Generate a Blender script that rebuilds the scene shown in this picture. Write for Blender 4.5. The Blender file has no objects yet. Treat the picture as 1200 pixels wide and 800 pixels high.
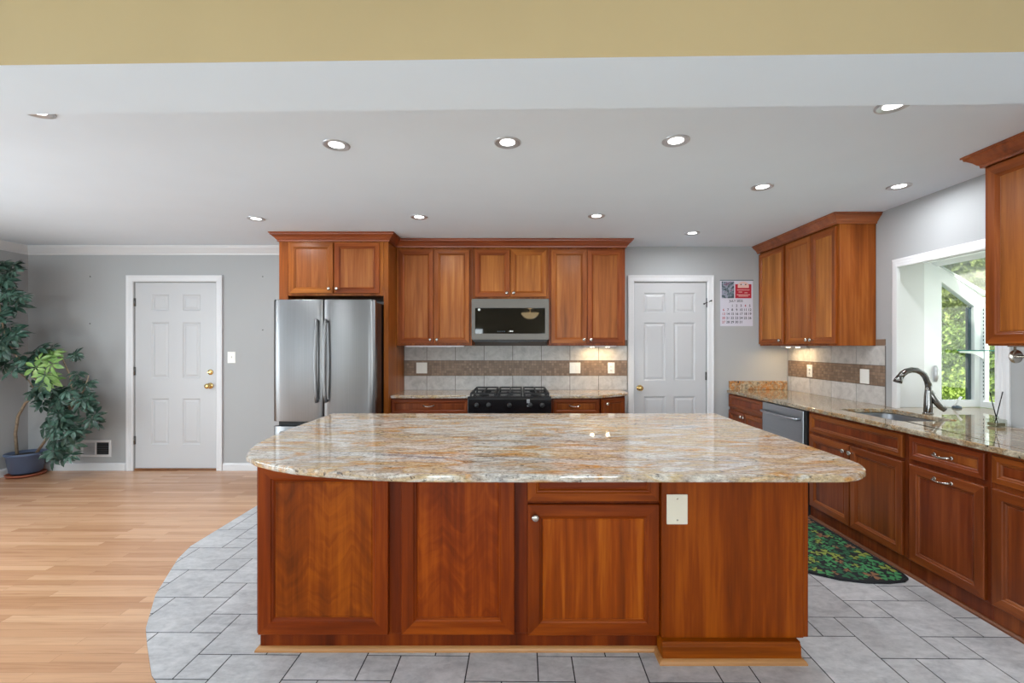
import bpy, bmesh, math, random
from mathutils import Vector, Matrix
from mathutils.geometry import tessellate_polygon
random.seed(7)
S = bpy.context.scene
COL = S.collection
PI = math.pi
# ------------------------------------------------------------------ camera, light, exposure
H = 1.358            # eye height
F = 530.0            # focal length in pixels of a 1200 wide picture
cam_d = bpy.data.cameras.new('camera'); cam = bpy.data.objects.new('camera', cam_d); COL.objects.link(cam)
cam.location = (0, 0, H); cam.rotation_euler = (PI/2, 0, 0)
cam_d.sensor_width = 36; cam_d.lens = F/1200*36
cam_d.shift_x = -8/1200; cam_d.shift_y = 5/1200
cam_d.clip_start = 0.02; cam_d.clip_end = 200
S.camera = cam
S.view_settings.view_transform = 'Standard'; S.view_settings.look = 'None'
S.view_settings.exposure = 0.0; S.view_settings.gamma = 1; S.view_settings.use_curve_mapping = False
S.cycles.use_denoising = True
S.cycles.max_bounces = 10; S.cycles.diffuse_bounces = 5; S.cycles.glossy_bounces = 5
S.cycles.transparent_max_bounces = 12
S.cycles.sample_clamp_indirect = 6
w = bpy.data.worlds.new('world'); S.world = w; w.use_nodes = True
wn = w.node_tree.nodes; bg = wn['Background']
sky = wn.new('ShaderNodeTexSky'); sky.sky_type = 'HOSEK_WILKIE'; sky.turbidity = 9; sky.sun_direction = (-.3, -.5, .8)
w.node_tree.links.new(sky.outputs[0], bg.inputs[0]); bg.inputs[1].default_value = 3.4

def lamp(name, kind, loc, rot, energy, color=(1, 1, 1), size=None, size_y=None, spot=None, angle=None):
    d = bpy.data.lights.new(name, kind); o = bpy.data.objects.new(name, d); COL.objects.link(o)
    o.location = loc; o.rotation_euler = rot; d.energy = energy; d.color = color
    if kind == 'AREA':
        d.shape = 'RECTANGLE' if size_y else 'DISK'; d.size = size
        if size_y: d.size_y = size_y
        if spot: d.spread = spot
    if kind == 'SUN': d.angle = angle
    if kind == 'POINT': d.shadow_soft_size = size
    return o
COOL = (.83, .94, 1.0)
lamp('sun', 'SUN', (0, -5, 20), (math.radians(38), math.radians(-22), 0), 10.0, (1, .96, .88), angle=.02)
# added fill for unseen sitting room windows; daylight of the patio door at left
lamp('sitting_room_fill_light', 'AREA', (-4.3, -3.85, 1.25), (PI/2+.2, 0, .08), 42, COOL, 1.3, 1.8)
lamp('sitting_room_fill_light', 'AREA', (-1.4, -3.85, 1.25), (PI/2+.25, 0, 0), 62, COOL, .7, 1.8)
lamp('sitting_room_fill_light', 'AREA', (1.1, -3.85, 1.25), (PI/2+.32, 0, 0), 120, COOL, .9, 1.8)
lamp('left_side_light', 'AREA', (-5.2, -1.3, 1.15), (PI/2+.12, 0, -PI/2+.5), 45, COOL, 2.0, 2.0)  # second left source, added to ease the plant's shadow on the wall
lamp('left_side_light', 'AREA', (-5.2, 1.5, 1.15), (PI/2+.1, 0, -PI/2), 95, COOL, 2.2, 2.0)
lamp('garden_window_light', 'AREA', (3.75, 3.11, 1.45), (PI/2, 0, PI/2), 9, (.97, 1, .98), .8, .9)
DOWNLIGHT_W = 6.4

# ------------------------------------------------------------------ materials
class NT:
    def __init__(s, name):
        s.m = bpy.data.materials.new(name); s.m.use_nodes = True
        s.t = s.m.node_tree; s.n = s.t.nodes; s.b = s.n['Principled BSDF']
    def new(s, typ, **kw):
        n = s.n.new('ShaderNode'+typ)
        for k, v in kw.items():
            if k.startswith('i_'):
                n.inputs[k[2:].replace('_', ' ')].default_value = v
            else: setattr(n, k, v)
        return n
    def link(s, a, b): s.t.links.new(a, b)
    def coord(s, scale=(1, 1, 1), rnd=0.0, rot=(0, 0, 0)):
        tc = s.new('TexCoord'); mp = s.new('Mapping'); mp.inputs['Scale'].default_value = scale
        mp.inputs['Rotation'].default_value = rot
        src = tc.outputs['Object']
        if rnd:
            oi = s.new('ObjectInfo'); ad = s.new('VectorMath', operation='MULTIPLY_ADD')
            ad.inputs[0].default_value = (1.3, 2.1, .7); s.link(oi.outputs['Random'], ad.inputs[0])
            ad.inputs[1].default_value = (rnd, rnd*1.7, rnd*.6); s.link(src, ad.inputs[2]); src = ad.outputs[0]
        s.link(src, mp.inputs['Vector']); return mp.outputs[0]
    def noise(s, vec, scale, detail=3, rough=.5, dist=0.0):
        n = s.new('TexNoise'); s.link(vec, n.inputs['Vector'])
        n.inputs['Scale'].default_value = scale; n.inputs['Detail'].default_value = detail
        n.inputs['Roughness'].default_value = rough; n.inputs['Distortion'].default_value = dist
        return n.outputs['Fac']
    def ramp(s, fac, stops, interp='LINEAR'):
        r = s.new('ValToRGB'); e = r.color_ramp.elements; r.color_ramp.interpolation = interp
        while len(e) < len(stops): e.new(.5)
        for el, (p, c) in zip(e, stops):
            el.position = p; el.color = (c[0], c[1], c[2], 1) if len(c) == 3 else c
        s.link(fac, r.inputs[0]); return r.outputs[0]
    def mix(s, fac, a, b, mode='MIX'):
        m = s.new('Mix', data_type='RGBA', blend_type=mode)
        for sock, v in ((m.inputs[0], fac), (m.inputs[6], a), (m.inputs[7], b)):
            if isinstance(v, (int, float)): sock.default_value = v
            elif isinstance(v, tuple): sock.default_value = (v[0], v[1], v[2], 1)
            else: s.link(v, sock)
        return m.outputs[2]
    def math(s, op, a, b=0.0, c=None):
        m = s.new('Math', operation=op)
        for i, v in enumerate((a, b, c)):
            if v is None: continue
            if isinstance(v, (int, float)): m.inputs[i].default_value = v
            else: s.link(v, m.inputs[i])
        return m.outputs[0]
    def bump(s, h, strength=.2, dist=.002):
        b = s.new('Bump'); b.inputs['Strength'].default_value = strength; b.inputs['Distance'].default_value = dist
        s.link(h, b.inputs['Height']); s.link(b.outputs[0], s.b.inputs['Normal'])
    def base(s, col, rough=.5, metal=0.0, spec=.5):
        if isinstance(col, tuple): s.b.inputs['Base Color'].default_value = (col[0], col[1], col[2], 1)
        else: s.link(col, s.b.inputs['Base Color'])
        if isinstance(rough, (int, float)): s.b.inputs['Roughness'].default_value = rough
        else: s.link(rough, s.b.inputs['Roughness'])
        s.b.inputs['Metallic'].default_value = metal; s.b.inputs['Specular IOR Level'].default_value = spec
        return s.m
def srgb(r, g, b):
    f = lambda c: (c/255/12.92) if c/255 <= .04045 else ((c/255+.055)/1.055)**2.4
    return (f(r), f(g), f(b))
def plain(name, rgb, rough=.5, metal=0.0, spec=.5, var=.06, sc=3.0):
    k = NT(name); v = k.coord(rnd=3.0); n = k.noise(v, sc, 4)
    c = k.ramp(n, [(.3, tuple(x*(1-var) for x in rgb)), (.7, tuple(min(1, x*(1+var)) for x in rgb))])
    return k.base(c, rough, metal, spec)
def emit(name, rgb, st):
    k = NT(name); k.base(rgb, .4); k.b.inputs['Emission Color'].default_value = (*rgb, 1); k.b.inputs['Emission Strength'].default_value = st
    return k.m
def wood(name, dark, mid, light, axis='Z', rough=.33, flame=0.0, tone=.5, spec=.5):
    k = NT(name)
    long_, cross = 1.1, 26
    sc = {'Z': (cross, cross, long_), 'X': (long_, cross, cross), 'Y': (cross, long_, cross)}[axis]
    v = k.coord(sc, rnd=6.0)
    fine = k.noise(v, 1.6, 6, .62, .35)
    sc2 = tuple(x*.22 if x > 5 else x*.55 for x in sc)
    broad = k.noise(k.coord(sc2, rnd=6.0), 1.0, 3, .5, .9)
    f = k.math('ADD', k.math('MULTIPLY', fine, .42), k.math('MULTIPLY', broad, .58))
    if flame:
        tc = k.new('TexCoord'); sx = k.new('SeparateXYZ'); oi = k.new('ObjectInfo'); k.link(tc.outputs['Object'], sx.inputs[0])
        pp = k.math('PINGPONG', k.math('ADD', sx.outputs[0], k.math('MULTIPLY', oi.outputs['Random'], .7)), .095)
        wv_ = k.noise(k.coord((5, 5, 3), rnd=5), 1.0, 3)
        ch = k.math('SUBTRACT', k.math('ADD', k.math('MULTIPLY', pp, 1.1), k.math('MULTIPLY', wv_, .28)), sx.outputs[2])
        cb = k.new('CombineXYZ'); k.link(k.math('MULTIPLY', sx.outputs[0], 4.0), cb.inputs[0]); k.link(k.math('MULTIPLY', ch, 17.0), cb.inputs[2])
        bands = k.noise(cb.outputs[0], 1.0, 3, .55, .5)
        soft = k.noise(k.coord((6, 6, 2.2), rnd=4), 1.0, 2)
        amp = k.math('MULTIPLY', soft, flame)
        f = k.math('ADD', f, k.math('MULTIPLY', k.math('SUBTRACT', bands, .5), amp))
    c = k.ramp(f, [(.33, dark), (.5, mid), (.68, light)])
    oi = k.new('ObjectInfo'); rr = k.math('MULTIPLY_ADD', oi.outputs['Random'], tone*.55, 1-tone*.3)
    hs = k.new('HueSaturation'); k.link(c, hs.inputs['Color']); k.link(rr, hs.inputs['Value'])
    k.link(k.math('MULTIPLY_ADD', oi.outputs['Random'], .012, .494), hs.inputs['Hue'])
    k.bump(fine, .06, .001)
    return k.base(hs.outputs[0], rough, 0, spec)
def granite(name, stretch, cols, dots=1.0, rot=0.0):
    k = NT(name)
    v = k.coord(stretch, rot=(0, 0, rot)); vf = k.coord((1.0, 1.5, 1.5))
    warp = k.noise(v, 2.2, 7, .6, 1.6)
    c = k.ramp(warp, [(.28, cols[0]), (.42, cols[1]), (.50, cols[2]), (.57, cols[3]), (.64, cols[1]), (.74, cols[4])])
    gold = k.noise(k.coord(tuple(x*1.3 for x in stretch), rot=(0, 0, rot)), 2.6, 8, .65, 1.2)
    gm = k.ramp(gold, [(.52, (0, 0, 0)), (.63, (1, 1, 1))])
    c = k.mix(k.math('MULTIPLY', gm, .9), c, cols[5])
    grain = k.noise(vf, 60, 5, .75)
    gr = k.ramp(grain, [(.3, (.2, .2, .2)), (.47, (.95, .95, .95)), (.7, (1.5, 1.5, 1.5))])
    c = k.mix(.75, c, gr, 'MULTIPLY')
    mid = k.noise(vf, 22, 4, .7, .6)
    mr = k.ramp(mid, [(.33, (.55, .50, .46)), (.52, (1, 1, 1))])
    c = k.mix(.6, c, mr, 'MULTIPLY')
    vein = k.noise(v, 5.5, 5, .6, 1.0)
    vm = k.ramp(vein, [(.475, (0, 0, 0)), (.5, (1, 1, 1)), (.525, (0, 0, 0))])
    msk = k.ramp(k.noise(v, 1.7, 2), [(.48, (0, 0, 0)), (.62, (1, 1, 1))])
    c = k.mix(k.math('MULTIPLY', k.math('MULTIPLY', vm, msk), .75), c, cols[6])
    sp = k.noise(vf, 38, 3, .6, .3)
    sm = k.ramp(sp, [(.635, (0, 0, 0)), (.67, (1, 1, 1))])
    c = k.mix(k.math('MULTIPLY', sm, dots), c, cols[6])
    return k.base(c, .035, 0, .6)
M = {}
CH = dict(spec=.2, dark=srgb(100, 46, 12), mid=srgb(138, 70, 24), light=srgb(174, 102, 44))
IS = dict(spec=.16, rough=.4, dark=srgb(86, 33, 1), mid=srgb(126, 53, 2), light=srgb(164, 81, 8))
RC = dict(spec=.3, dark=srgb(84, 36, 10), mid=srgb(120, 55, 19), light=srgb(152, 82, 36))
M['up_v'] = wood('cherry_upright', **CH); M['up_h'] = wood('cherry_rail', axis='X', **CH)
M['up_p'] = wood('cherry_panel', srgb(120, 64, 24), srgb(156, 90, 38), srgb(188, 122, 62), tone=.9, spec=.22)
M['is_b'] = wood('island_frame_shaded', **dict(IS, dark=srgb(74, 24, 2), mid=srgb(108, 40, 3), light=srgb(140, 62, 8)))  # darker than the fronts: shade between doors put into the wood colour
M['is_v'] = wood('island_upright', **IS); M['is_h'] = wood('island_rail', axis='X', **IS)
M['is_p'] = wood('island_panel', flame=.55, tone=.2, **IS)
M['is_d'] = wood('island_door_panel', srgb(90, 36, 2), srgb(142, 64, 5), srgb(192, 108, 24), tone=.2, spec=.16)
M['rc_v'] = wood('base_upright', **RC); M['rc_h'] = wood('base_rail', axis='X', **RC); M['rc_p'] = wood('base_panel', tone=.5, **RC)
M['crown'] = wood('cherry_crown', srgb(105, 50, 22), srgb(140, 70, 32), srgb(165, 92, 46), axis='X', tone=.15)
M['shoe'] = wood('pale_shoe_wood', srgb(160, 110, 60), srgb(190, 138, 82), srgb(205, 156, 100), axis='X')
M['shoe_d'] = wood('brown_shoe_wood', srgb(90, 52, 30), srgb(120, 72, 44), srgb(140, 90, 58), axis='Y')
M['granite'] = granite('granite_gold', (.9, 3.2, 3.2),
    [srgb(142, 138, 142), srgb(206, 200, 190), srgb(176, 160, 146), srgb(188, 164, 126), srgb(156, 136, 118), srgb(186, 132, 66), srgb(62, 50, 50)], .75, .12)
M['granite_u'] = granite('granite_golden', (2.6, 1.2, 2.6),
    [srgb(110, 104, 90), srgb(186, 168, 140), srgb(150, 128, 100), srgb(176, 120, 60), srgb(104, 88, 72), srgb(188, 116, 40), srgb(48, 44, 40)], 1.0)
M['granite_r'] = granite('granite_brown', (2.6, 1.6, 2.6),
    [srgb(104, 100, 90), srgb(182, 170, 148), srgb(148, 134, 114), srgb(160, 130, 92), srgb(106, 96, 84), srgb(162, 120, 72), srgb(44, 42, 40)], 1.0)
M['wall'] = plain('wall_grey_paint', srgb(170, 171, 172), .6, var=.015, sc=1.2)
M['ceil'] = plain('ceiling_white_paint', srgb(228, 237, 246), .8, var=.01)
M['tan'] = plain('tan_wall_paint', srgb(178, 156, 114), .55, var=.02)
M['white'] = plain('white_trim_paint', srgb(218, 218, 220), .35, var=.01)
M['door'] = plain('white_door_paint', srgb(194, 194, 196), .35, var=.01)
M['plastic'] = plain('white_plastic', srgb(236, 234, 228), .3, var=.01)
M['almond'] = plain('almond_plastic', srgb(222, 214, 196), .35, var=.01)
M['vinyl'] = plain('white_vinyl', srgb(236, 238, 240), .3, var=.01)
M['black'] = plain('black_enamel', (.008, .008, .009), .12, var=.1)
M['black_m'] = plain('black_iron', (.016, .016, .017), .5, var=.2, sc=40)
M['darkgap'] = plain('dark_recess', (.012, .012, .013), .6)
M['blackglass'] = plain('black_glass', (.003, .003, .0035), .03, 0, .4)
M['nickel'] = plain('brushed_nickel', (.62, .58, .53), .25, 1.0)
M['faucet'] = plain('dark_steel', (.20, .195, .19), .2, 1.0)
M['brass'] = plain('polished_brass', (.78, .55, .22), .2, 1.0)
M['sinksteel'] = plain('sink_steel', (.30, .32, .35), .32, 1.0)
def steel(name, rgb, rough, axis, aniso=0, arot=0.0):
    k = NT(name); sc = (2, 2, 260) if axis == 'X' else (260, 260, 1.2)
    n = k.noise(k.coord(sc), 1.0, 3)
    c = k.ramp(n, [(.3, tuple(x*.93 for x in rgb)), (.7, tuple(x*1.05 for x in rgb))])
    k.bump(n, .03, .0005)
    if aniso:
        k.b.inputs['Anisotropic'].default_value = aniso; tg = k.new('Tangent', direction_type='RADIAL', axis='Z')
        k.link(tg.outputs[0], k.b.inputs['Tangent']); k.b.inputs['Anisotropic Rotation'].default_value = arot
    return k.base(c, rough, 1.0)
M['steel'] = steel('fridge_steel', (.26, .26, .265), .34, 'Z', .8, 0.25)
M['steel_h'] = steel('microwave_steel', (.125, .115, .105), .42, 'X')
M['steel_dw'] = steel('dishwasher_steel', (.42, .44, .47), .3, 'X')
M['lens'] = emit('lamp_lens', (1, .98, .96), 6)
M['lamptrim'] = plain('lamp_trim', srgb(196, 197, 200), .3, .55)
M['warmlens'] = emit('warm_lens', (1, .84, .58), 14)
M['bowl'] = emit('bowl_glass', (1, .74, .40), 8)
M['soil'] = plain('potting_soil', (.03, .02, .014), .9, var=.4, sc=40)
M['pot'] = plain('blue_grey_pot', srgb(84, 98, 124), .4)
M['terra'] = plain('terracotta', srgb(158, 88, 62), .7)
M['bark'] = plain('tan_bark', srgb(146, 128, 108), .8, var=.25, sc=30)
M['paper'] = plain('paper', srgb(206, 204, 216), .7, var=.01)
M['red'] = plain('red_print', srgb(176, 24, 48), .6)
M['ink'] = plain('dark_ink', srgb(46, 46, 62), .7)
M['redink'] = plain('red_ink', srgb(170, 60, 70), .7)
M['pink'] = plain('pale_print', srgb(226, 190, 180), .6)
M['teal'] = plain('binding_teal', srgb(70, 98, 104), .5)
def photo_print():
    k = NT('photo_print'); n = k.noise(k.coord((1, 1, 1)), 14, 2, .5, 1.5)
    return k.base(k.ramp(n, [(.3, srgb(40, 46, 60)), (.45, srgb(80, 96, 104)), (.55, srgb(150, 160, 176)), (.66, srgb(120, 84, 110)), (.75, srgb(60, 70, 60))]), .6)
M['photo'] = photo_print()
def leafmat(name, a, b, c, rough=.35):
    k = NT(name); n = k.noise(k.coord((1, 1, 1)), 9, 3, .6)
    col = k.ramp(n, [(.32, a), (.5, b), (.7, c)]); k.base(col, rough)
    if rough > .4:
        tl = k.new('BsdfTranslucent'); k.link(col, tl.inputs[0]); mx = k.new('MixShader'); mx.inputs[0].default_value = .4
        k.link(k.b.outputs[0], mx.inputs[1]); k.link(tl.outputs[0], mx.inputs[2]); k.link(mx.outputs[0], k.n['Material Output'].inputs[0])
    return k.m
M['leaf'] = leafmat('schefflera_leaf', srgb(26, 46, 36), srgb(46, 76, 62), srgb(92, 122, 108))
M['leaf_y'] = leafmat('young_leaf', srgb(84, 122, 62), srgb(120, 156, 82), srgb(160, 186, 116))
M['bush1'] = leafmat('shrub_leaf', srgb(70, 96, 40), srgb(120, 148, 66), srgb(176, 196, 110), .5)
M['bush2'] = leafmat('azalea_leaf', srgb(104, 130, 52), srgb(158, 184, 86), srgb(208, 218, 136), .5)
M['bush3'] = leafmat('tree_leaf', srgb(120, 140, 74), srgb(172, 186, 112), srgb(214, 220, 160), .5)
M['lawn'] = plain('lawn', srgb(110, 132, 60), .9, var=.3, sc=14)
M['fence'] = wood('weathered_fence', srgb(96, 72, 60), srgb(124, 98, 84), srgb(144, 120, 104))
M['siding'] = plain('exterior_brick', srgb(150, 110, 92), .8)
def glass(name, tint, refl, edge=False):
    m = bpy.data.materials.new(name); m.use_nodes = True; t = m.node_tree; n = t.nodes; n.remove(n['Principled BSDF'])
    tr = n.new('ShaderNodeBsdfTransparent'); tr.inputs[0].default_value = (*tint, 1)
    gl = n.new('ShaderNodeBsdfGlossy'); gl.inputs['Roughness'].default_value = .02
    fw_ = n.new('ShaderNodeLayerWeight'); fw_.inputs[0].default_value = .5
    pw = n.new('ShaderNodeMath'); pw.operation = 'POWER'; t.links.new(fw_.outputs['Facing'], pw.inputs[0]); pw.inputs[1].default_value = 4
    lw = n.new('ShaderNodeMath'); lw.operation = 'MULTIPLY_ADD'; t.links.new(pw.outputs[0], lw.inputs[0]); lw.inputs[1].default_value = .5; lw.inputs[2].default_value = refl*.5
    mx = n.new('ShaderNodeMixShader'); t.links.new(lw.outputs[0], mx.inputs[0]); t.links.new(tr.outputs[0], mx.inputs[1]); t.links.new(gl.outputs[0], mx.inputs[2])
    t.links.new(mx.outputs[0], n['Material Output'].inputs[0]); return m
M['glass'] = glass('window_glass', (.96, .98, .97), .06)
M['roofglass'] = glass('roof_glass', (.86, .90, .86), .06)
def dusty(m, amt):
    t = m.node_tree; n = t.nodes; out = n['Material Output']; src = out.inputs[0].links[0].from_socket
    d = n.new('ShaderNodeBsdfTranslucent'); d.inputs[0].default_value = (.9, .9, .82, 1); mx = n.new('ShaderNodeMixShader')
    tx = n.new('ShaderNodeTexCoord'); no = n.new('ShaderNodeTexNoise'); no.inputs['Scale'].default_value = 7; t.links.new(tx.outputs['Object'], no.inputs['Vector'])
    mu = n.new('ShaderNodeMath'); mu.operation = 'MULTIPLY'; t.links.new(no.outputs['Fac'], mu.inputs[0]); mu.inputs[1].default_value = amt*2
    t.links.new(mu.outputs[0], mx.inputs[0]); t.links.new(src, mx.inputs[1]); t.links.new(d.outputs[0], mx.inputs[2]); t.links.new(mx.outputs[0], out.inputs[0])
dusty(M['roofglass'], .22)
M['shelfglass'] = plain('shelf_glass_edge', srgb(52, 150, 136), .1)
M['bottle'] = glass('bottle_glass', (.86, .88, .84), .14)
M['liquid'] = plain('diffuser_oil', srgb(120, 112, 86), .1)
M['gasket'] = plain('blue_grey_sash', srgb(70, 86, 98), .5)
def oak_floor():
    k = NT('oak_floor')
    v = k.coord((1, 1, 1)); br = k.new('TexBrick'); k.link(v, br.inputs['Vector'])
    br.offset = .37; br.squash = 1; br.inputs['Scale'].default_value = 1
    br.inputs['Brick Width'].default_value = .85; br.inputs['Row Height'].default_value = .057
    br.inputs['Mortar Size'].default_value = .0007; br.inputs['Mortar Smooth'].default_value = .1
    br.inputs['Color1'].default_value = (0, 0, 0, 1); br.inputs['Color2'].default_value = (1, 1, 1, 1); br.inputs['Mortar'].default_value = (.5, .5, .5, 1)
    sp = k.new('SeparateColor'); k.link(br.outputs['Color'], sp.inputs[0])
    plankc = k.ramp(sp.outputs[0], [(0, srgb(188, 140, 104)), (.5, srgb(202, 156, 120)), (1, srgb(214, 170, 134))])
    mp = k.new('VectorMath', operation='MULTIPLY_ADD'); k.link(sp.outputs[0], mp.inputs[0]); mp.inputs[1].default_value = (3, 7, 2)
    k.link(k.coord((1.6, 34, 10)), mp.inputs[2])
    g = k.noise(mp.outputs[0], 1.3, 6, .6, .8)
    gr = k.ramp(g, [(.28, (.76, .70, .64)), (.5, (1, 1, 1)), (.75, (1.1, 1.08, 1.05))])
    c = k.mix(.8, plankc, gr, 'MULTIPLY')
    c = k.mix(k.math('MULTIPLY', br.outputs['Fac'], .5), c, srgb(96, 60, 36))
    return k.base(c, .26, 0, .5)
M['oak'] = oak_floor()
def tile_mat():
    k = NT('grey_stone_tile')
    n = k.noise(k.coord((2.2, 5, 3)), 2.2, 7, .62, .8); n2 = k.noise(k.coord((1, 1, 1)), 60, 3, .6)
    at = k.new('Attribute', attribute_name='tone', attribute_type='GEOMETRY')
    n3 = k.noise(k.coord((1, 1.6, 1)), 24, 6, .7, .4)
    c = k.ramp(k.math('ADD', k.math('MULTIPLY', n, .55), k.math('MULTIPLY', n3, .45)), [(.34, srgb(160, 160, 164)), (.5, srgb(190, 190, 192)), (.64, srgb(210, 209, 211))])
    f = k.math('MULTIPLY_ADD', at.outputs['Fac'], .14, .93); cb = k.new('CombineColor')
    for i in range(3): k.link(f, cb.inputs[i])
    c = k.mix(1.0, c, cb.outputs[0], 'MULTIPLY')
    k.bump(n2, .05, .001)
    return k.base(c, .32, 0, .45)
M['tile'] = tile_mat()
M['grout'] = plain('dark_grout', srgb(44, 44, 48), .9)
def splash_tile():
    k = NT('backsplash_stone')
    n = k.noise(k.coord((1, 1, 1)), 14, 6, .65, .5)
    at = k.new('Attribute', attribute_name='tone', attribute_type='GEOMETRY')
    c = k.ramp(n, [(.3, srgb(168, 164, 160)), (.5, srgb(190, 186, 182)), (.7, srgb(204, 200, 196))])
    f = k.math('MULTIPLY_ADD', at.outputs['Fac'], .16, .9); cb = k.new('CombineColor')
    for i in range(3): k.link(f, cb.inputs[i])
    return k.base(k.mix(1.0, c, cb.outputs[0], 'MULTIPLY'), .4)
M['splash'] = splash_tile()
def mosaic():
    k = NT('brown_mosaic')
    n = k.noise(k.coord((1, 1, 1)), 30, 4, .6)
    at = k.new('Attribute', attribute_name='tone', attribute_type='GEOMETRY')
    c = k.ramp(at.outputs['Fac'], [(0, srgb(122, 99, 82)), (.5, srgb(136, 112, 93)), (1, srgb(152, 127, 106))])
    nr = k.ramp(n, [(.3, (.85, .85, .85)), (.7, (1.1, 1.1, 1.1))])
    return k.base(k.mix(.7, c, nr, 'MULTIPLY'), .5)
M['mosaic'] = mosaic()
M['splashgrout'] = plain('splash_grout', srgb(104, 96, 90), .9)
M['mat_black'] = plain('mat_black', srgb(26, 28, 32), .9, var=.2, sc=60)
M['clover1'] = plain('clover_mid', srgb(70, 142, 88), .9); M['clover2'] = plain('clover_dark', srgb(44, 98, 66), .9)
M['clover3'] = plain('clover_yellow', srgb(140, 152, 66), .9); M['clover4'] = plain('clover_rust', srgb(142, 100, 70), .9)
M['sticker'] = plain('white_sticker', srgb(230, 230, 226), .5)

# ------------------------------------------------------------------ mesh helpers
class MB:
    def __init__(s): s.v = []; s.f = []; s.m = []; s.sm = []; s.tone = []
    def add(s, vs, fs, mat=0, smooth=False, tone=0.0):
        o = len(s.v); s.v += [tuple(p) for p in vs]
        for f in fs: s.f.append([i+o for i in f]); s.m.append(mat); s.sm.append(smooth); s.tone.append(tone)
        return s
    def box(s, x0, x1, y0, y1, z0, z1, mat=0, tone=0.0):
        vs = [(x, y, z) for z in (z0, z1) for y in (y0, y1) for x in (x0, x1)]
        return s.add(vs, [(0, 2, 3, 1), (4, 5, 7, 6), (0, 1, 5, 4), (2, 6, 7, 3), (0, 4, 6, 2), (1, 3, 7, 5)], mat, False, tone)
    def prism(s, poly, a, b, fn, mat=0, holes=()):
        # poly (u,v) counter-clockwise swept from a to b; fn(u,v,w)->xyz
        loops = [list(poly)] + [list(h) for h in holes]
        flat = [p for l in loops for p in l]; n = len(flat)
        tri = tessellate_polygon([[Vector((p[0], p[1], 0)) for p in l] for l in loops])
        vs = [fn(p[0], p[1], a) for p in flat] + [fn(p[0], p[1], b) for p in flat]
        fs = []
        if holes: fs += [tuple(t) for t in tri] + [tuple(i+n for i in t) for t in tri]
        else: fs += [tuple(range(n)), tuple(range(n, 2*n))]
        o = 0
        for l in loops:
            k = len(l)
            for i in range(k): j = (i+1) % k; fs.append((o+i, o+j, o+j+n, o+i+n))
            o += k
        return s.add(vs, fs, mat)
    def sweep(s, path, prof, fn=lambda u, v, w: (u, v, w), mat=0, closed=False, base=0.0):
        # path in the (u,v) plane, profile (out, w): out is to the RIGHT of travel
        n = len(path); rings = []
        for i, p in enumerate(path):
            p = Vector(p); ns = []
            if i > 0 or closed:
                d = (p-Vector(path[i-1])).normalized(); ns.append(Vector((d.y, -d.x)))
            if i < n-1 or closed:
                d = (Vector(path[(i+1) % n])-p).normalized(); ns.append(Vector((d.y, -d.x)))
            m = sum(ns, Vector((0, 0)))/len(ns); m = m/max(m.length_squared, .15)
            rings.append([fn(p.x+m.x*o, p.y+m.y*o, w) for o, w in prof])
        k = len(prof); vs = [q for r in rings for q in r]; fs = []
        for i in range(n if closed else n-1):
            j = (i+1) % n
            for a in range(k):
                b = (a+1) % k; fs.append((i*k+a, i*k+b, j*k+b, j*k+a))
        if not closed: fs += [tuple(range(k)), tuple((n-1)*k+a for a in reversed(range(k)))]
        return s.add(vs, fs, mat)
    def tube(s, pts, r, seg=10, mat=0, flat=1.0, up=None):
        pts = [Vector(p) for p in pts]; n = len(pts); rs = r if isinstance(r, (list, tuple)) else [r]*n
        vs = []; prev = None
        for i, p in enumerate(pts):
            t = (pts[min(i+1, n-1)]-pts[max(i-1, 0)]).normalized()
            if prev is None:
                a = Vector(up) if up else (Vector((0, 0, 1)) if abs(t.z) < .9 else Vector((1, 0, 0)))
            else: a = prev
            u = (a-t*a.dot(t)).normalized(); prev = u; q = t.cross(u)
            for k in range(seg):
                an = 2*PI*k/seg; vs.append(p+u*(math.cos(an)*rs[i])+q*(math.sin(an)*rs[i]*flat))
        fs = [(i*seg+k, i*seg+(k+1) % seg, (i+1)*seg+(k+1) % seg, (i+1)*seg+k) for i in range(n-1) for k in range(seg)]
        fs += [tuple(reversed(range(seg))), tuple((n-1)*seg+k for k in range(seg))]
        return s.add(vs, fs, mat, True)
    def lathe(s, prof, c, axis=(0, 0, 1), seg=24, mat=0, cap=True):
        ax = Vector(axis).normalized(); a = Vector((1, 0, 0)) if abs(ax.x) < .9 else Vector((0, 1, 0))
        u = (a-ax*a.dot(ax)).normalized(); q = ax.cross(u); c = Vector(c); vs = []
        for r, h in prof:
            for k in range(seg):
                an = 2*PI*k/seg; vs.append(c+ax*h+u*(math.cos(an)*r)+q*(math.sin(an)*r))
        n = len(prof)
        fs = [(i*seg+k, i*seg+(k+1) % seg, (i+1)*seg+(k+1) % seg, (i+1)*seg+k) for i in range(n-1) for k in range(seg)]
        s.add(vs, fs, mat, True)
        if cap:
            for i in (0, n-1):
                if prof[i][0] > 1e-5: s.add(vs[i*seg:(i+1)*seg], [tuple(range(seg))], mat)
        return s
    def rects(s, x0, x1, z0, z1, steps, mv=0, mh=0, fill=None, yb=0.0):
        # nested rectangle loops; steps (inset, y); uprights get mv, rails mh -> mitred frame
        L = [[(x0+i, yb+y, z0+i), (x1-i, yb+y, z0+i), (x1-i, yb+y, z1-i), (x0+i, yb+y, z1-i)] for i, y in steps]
        for a, b in zip(L, L[1:]):
            for k in range(4):
                j = (k+1) % 4; s.add([a[k], a[j], b[j], b[k]], [(0, 1, 2, 3)], mh if k in (0, 2) else mv)
        if fill is not None: s.add(L[-1], [(0, 1, 2, 3)], fill)
        return s
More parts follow.
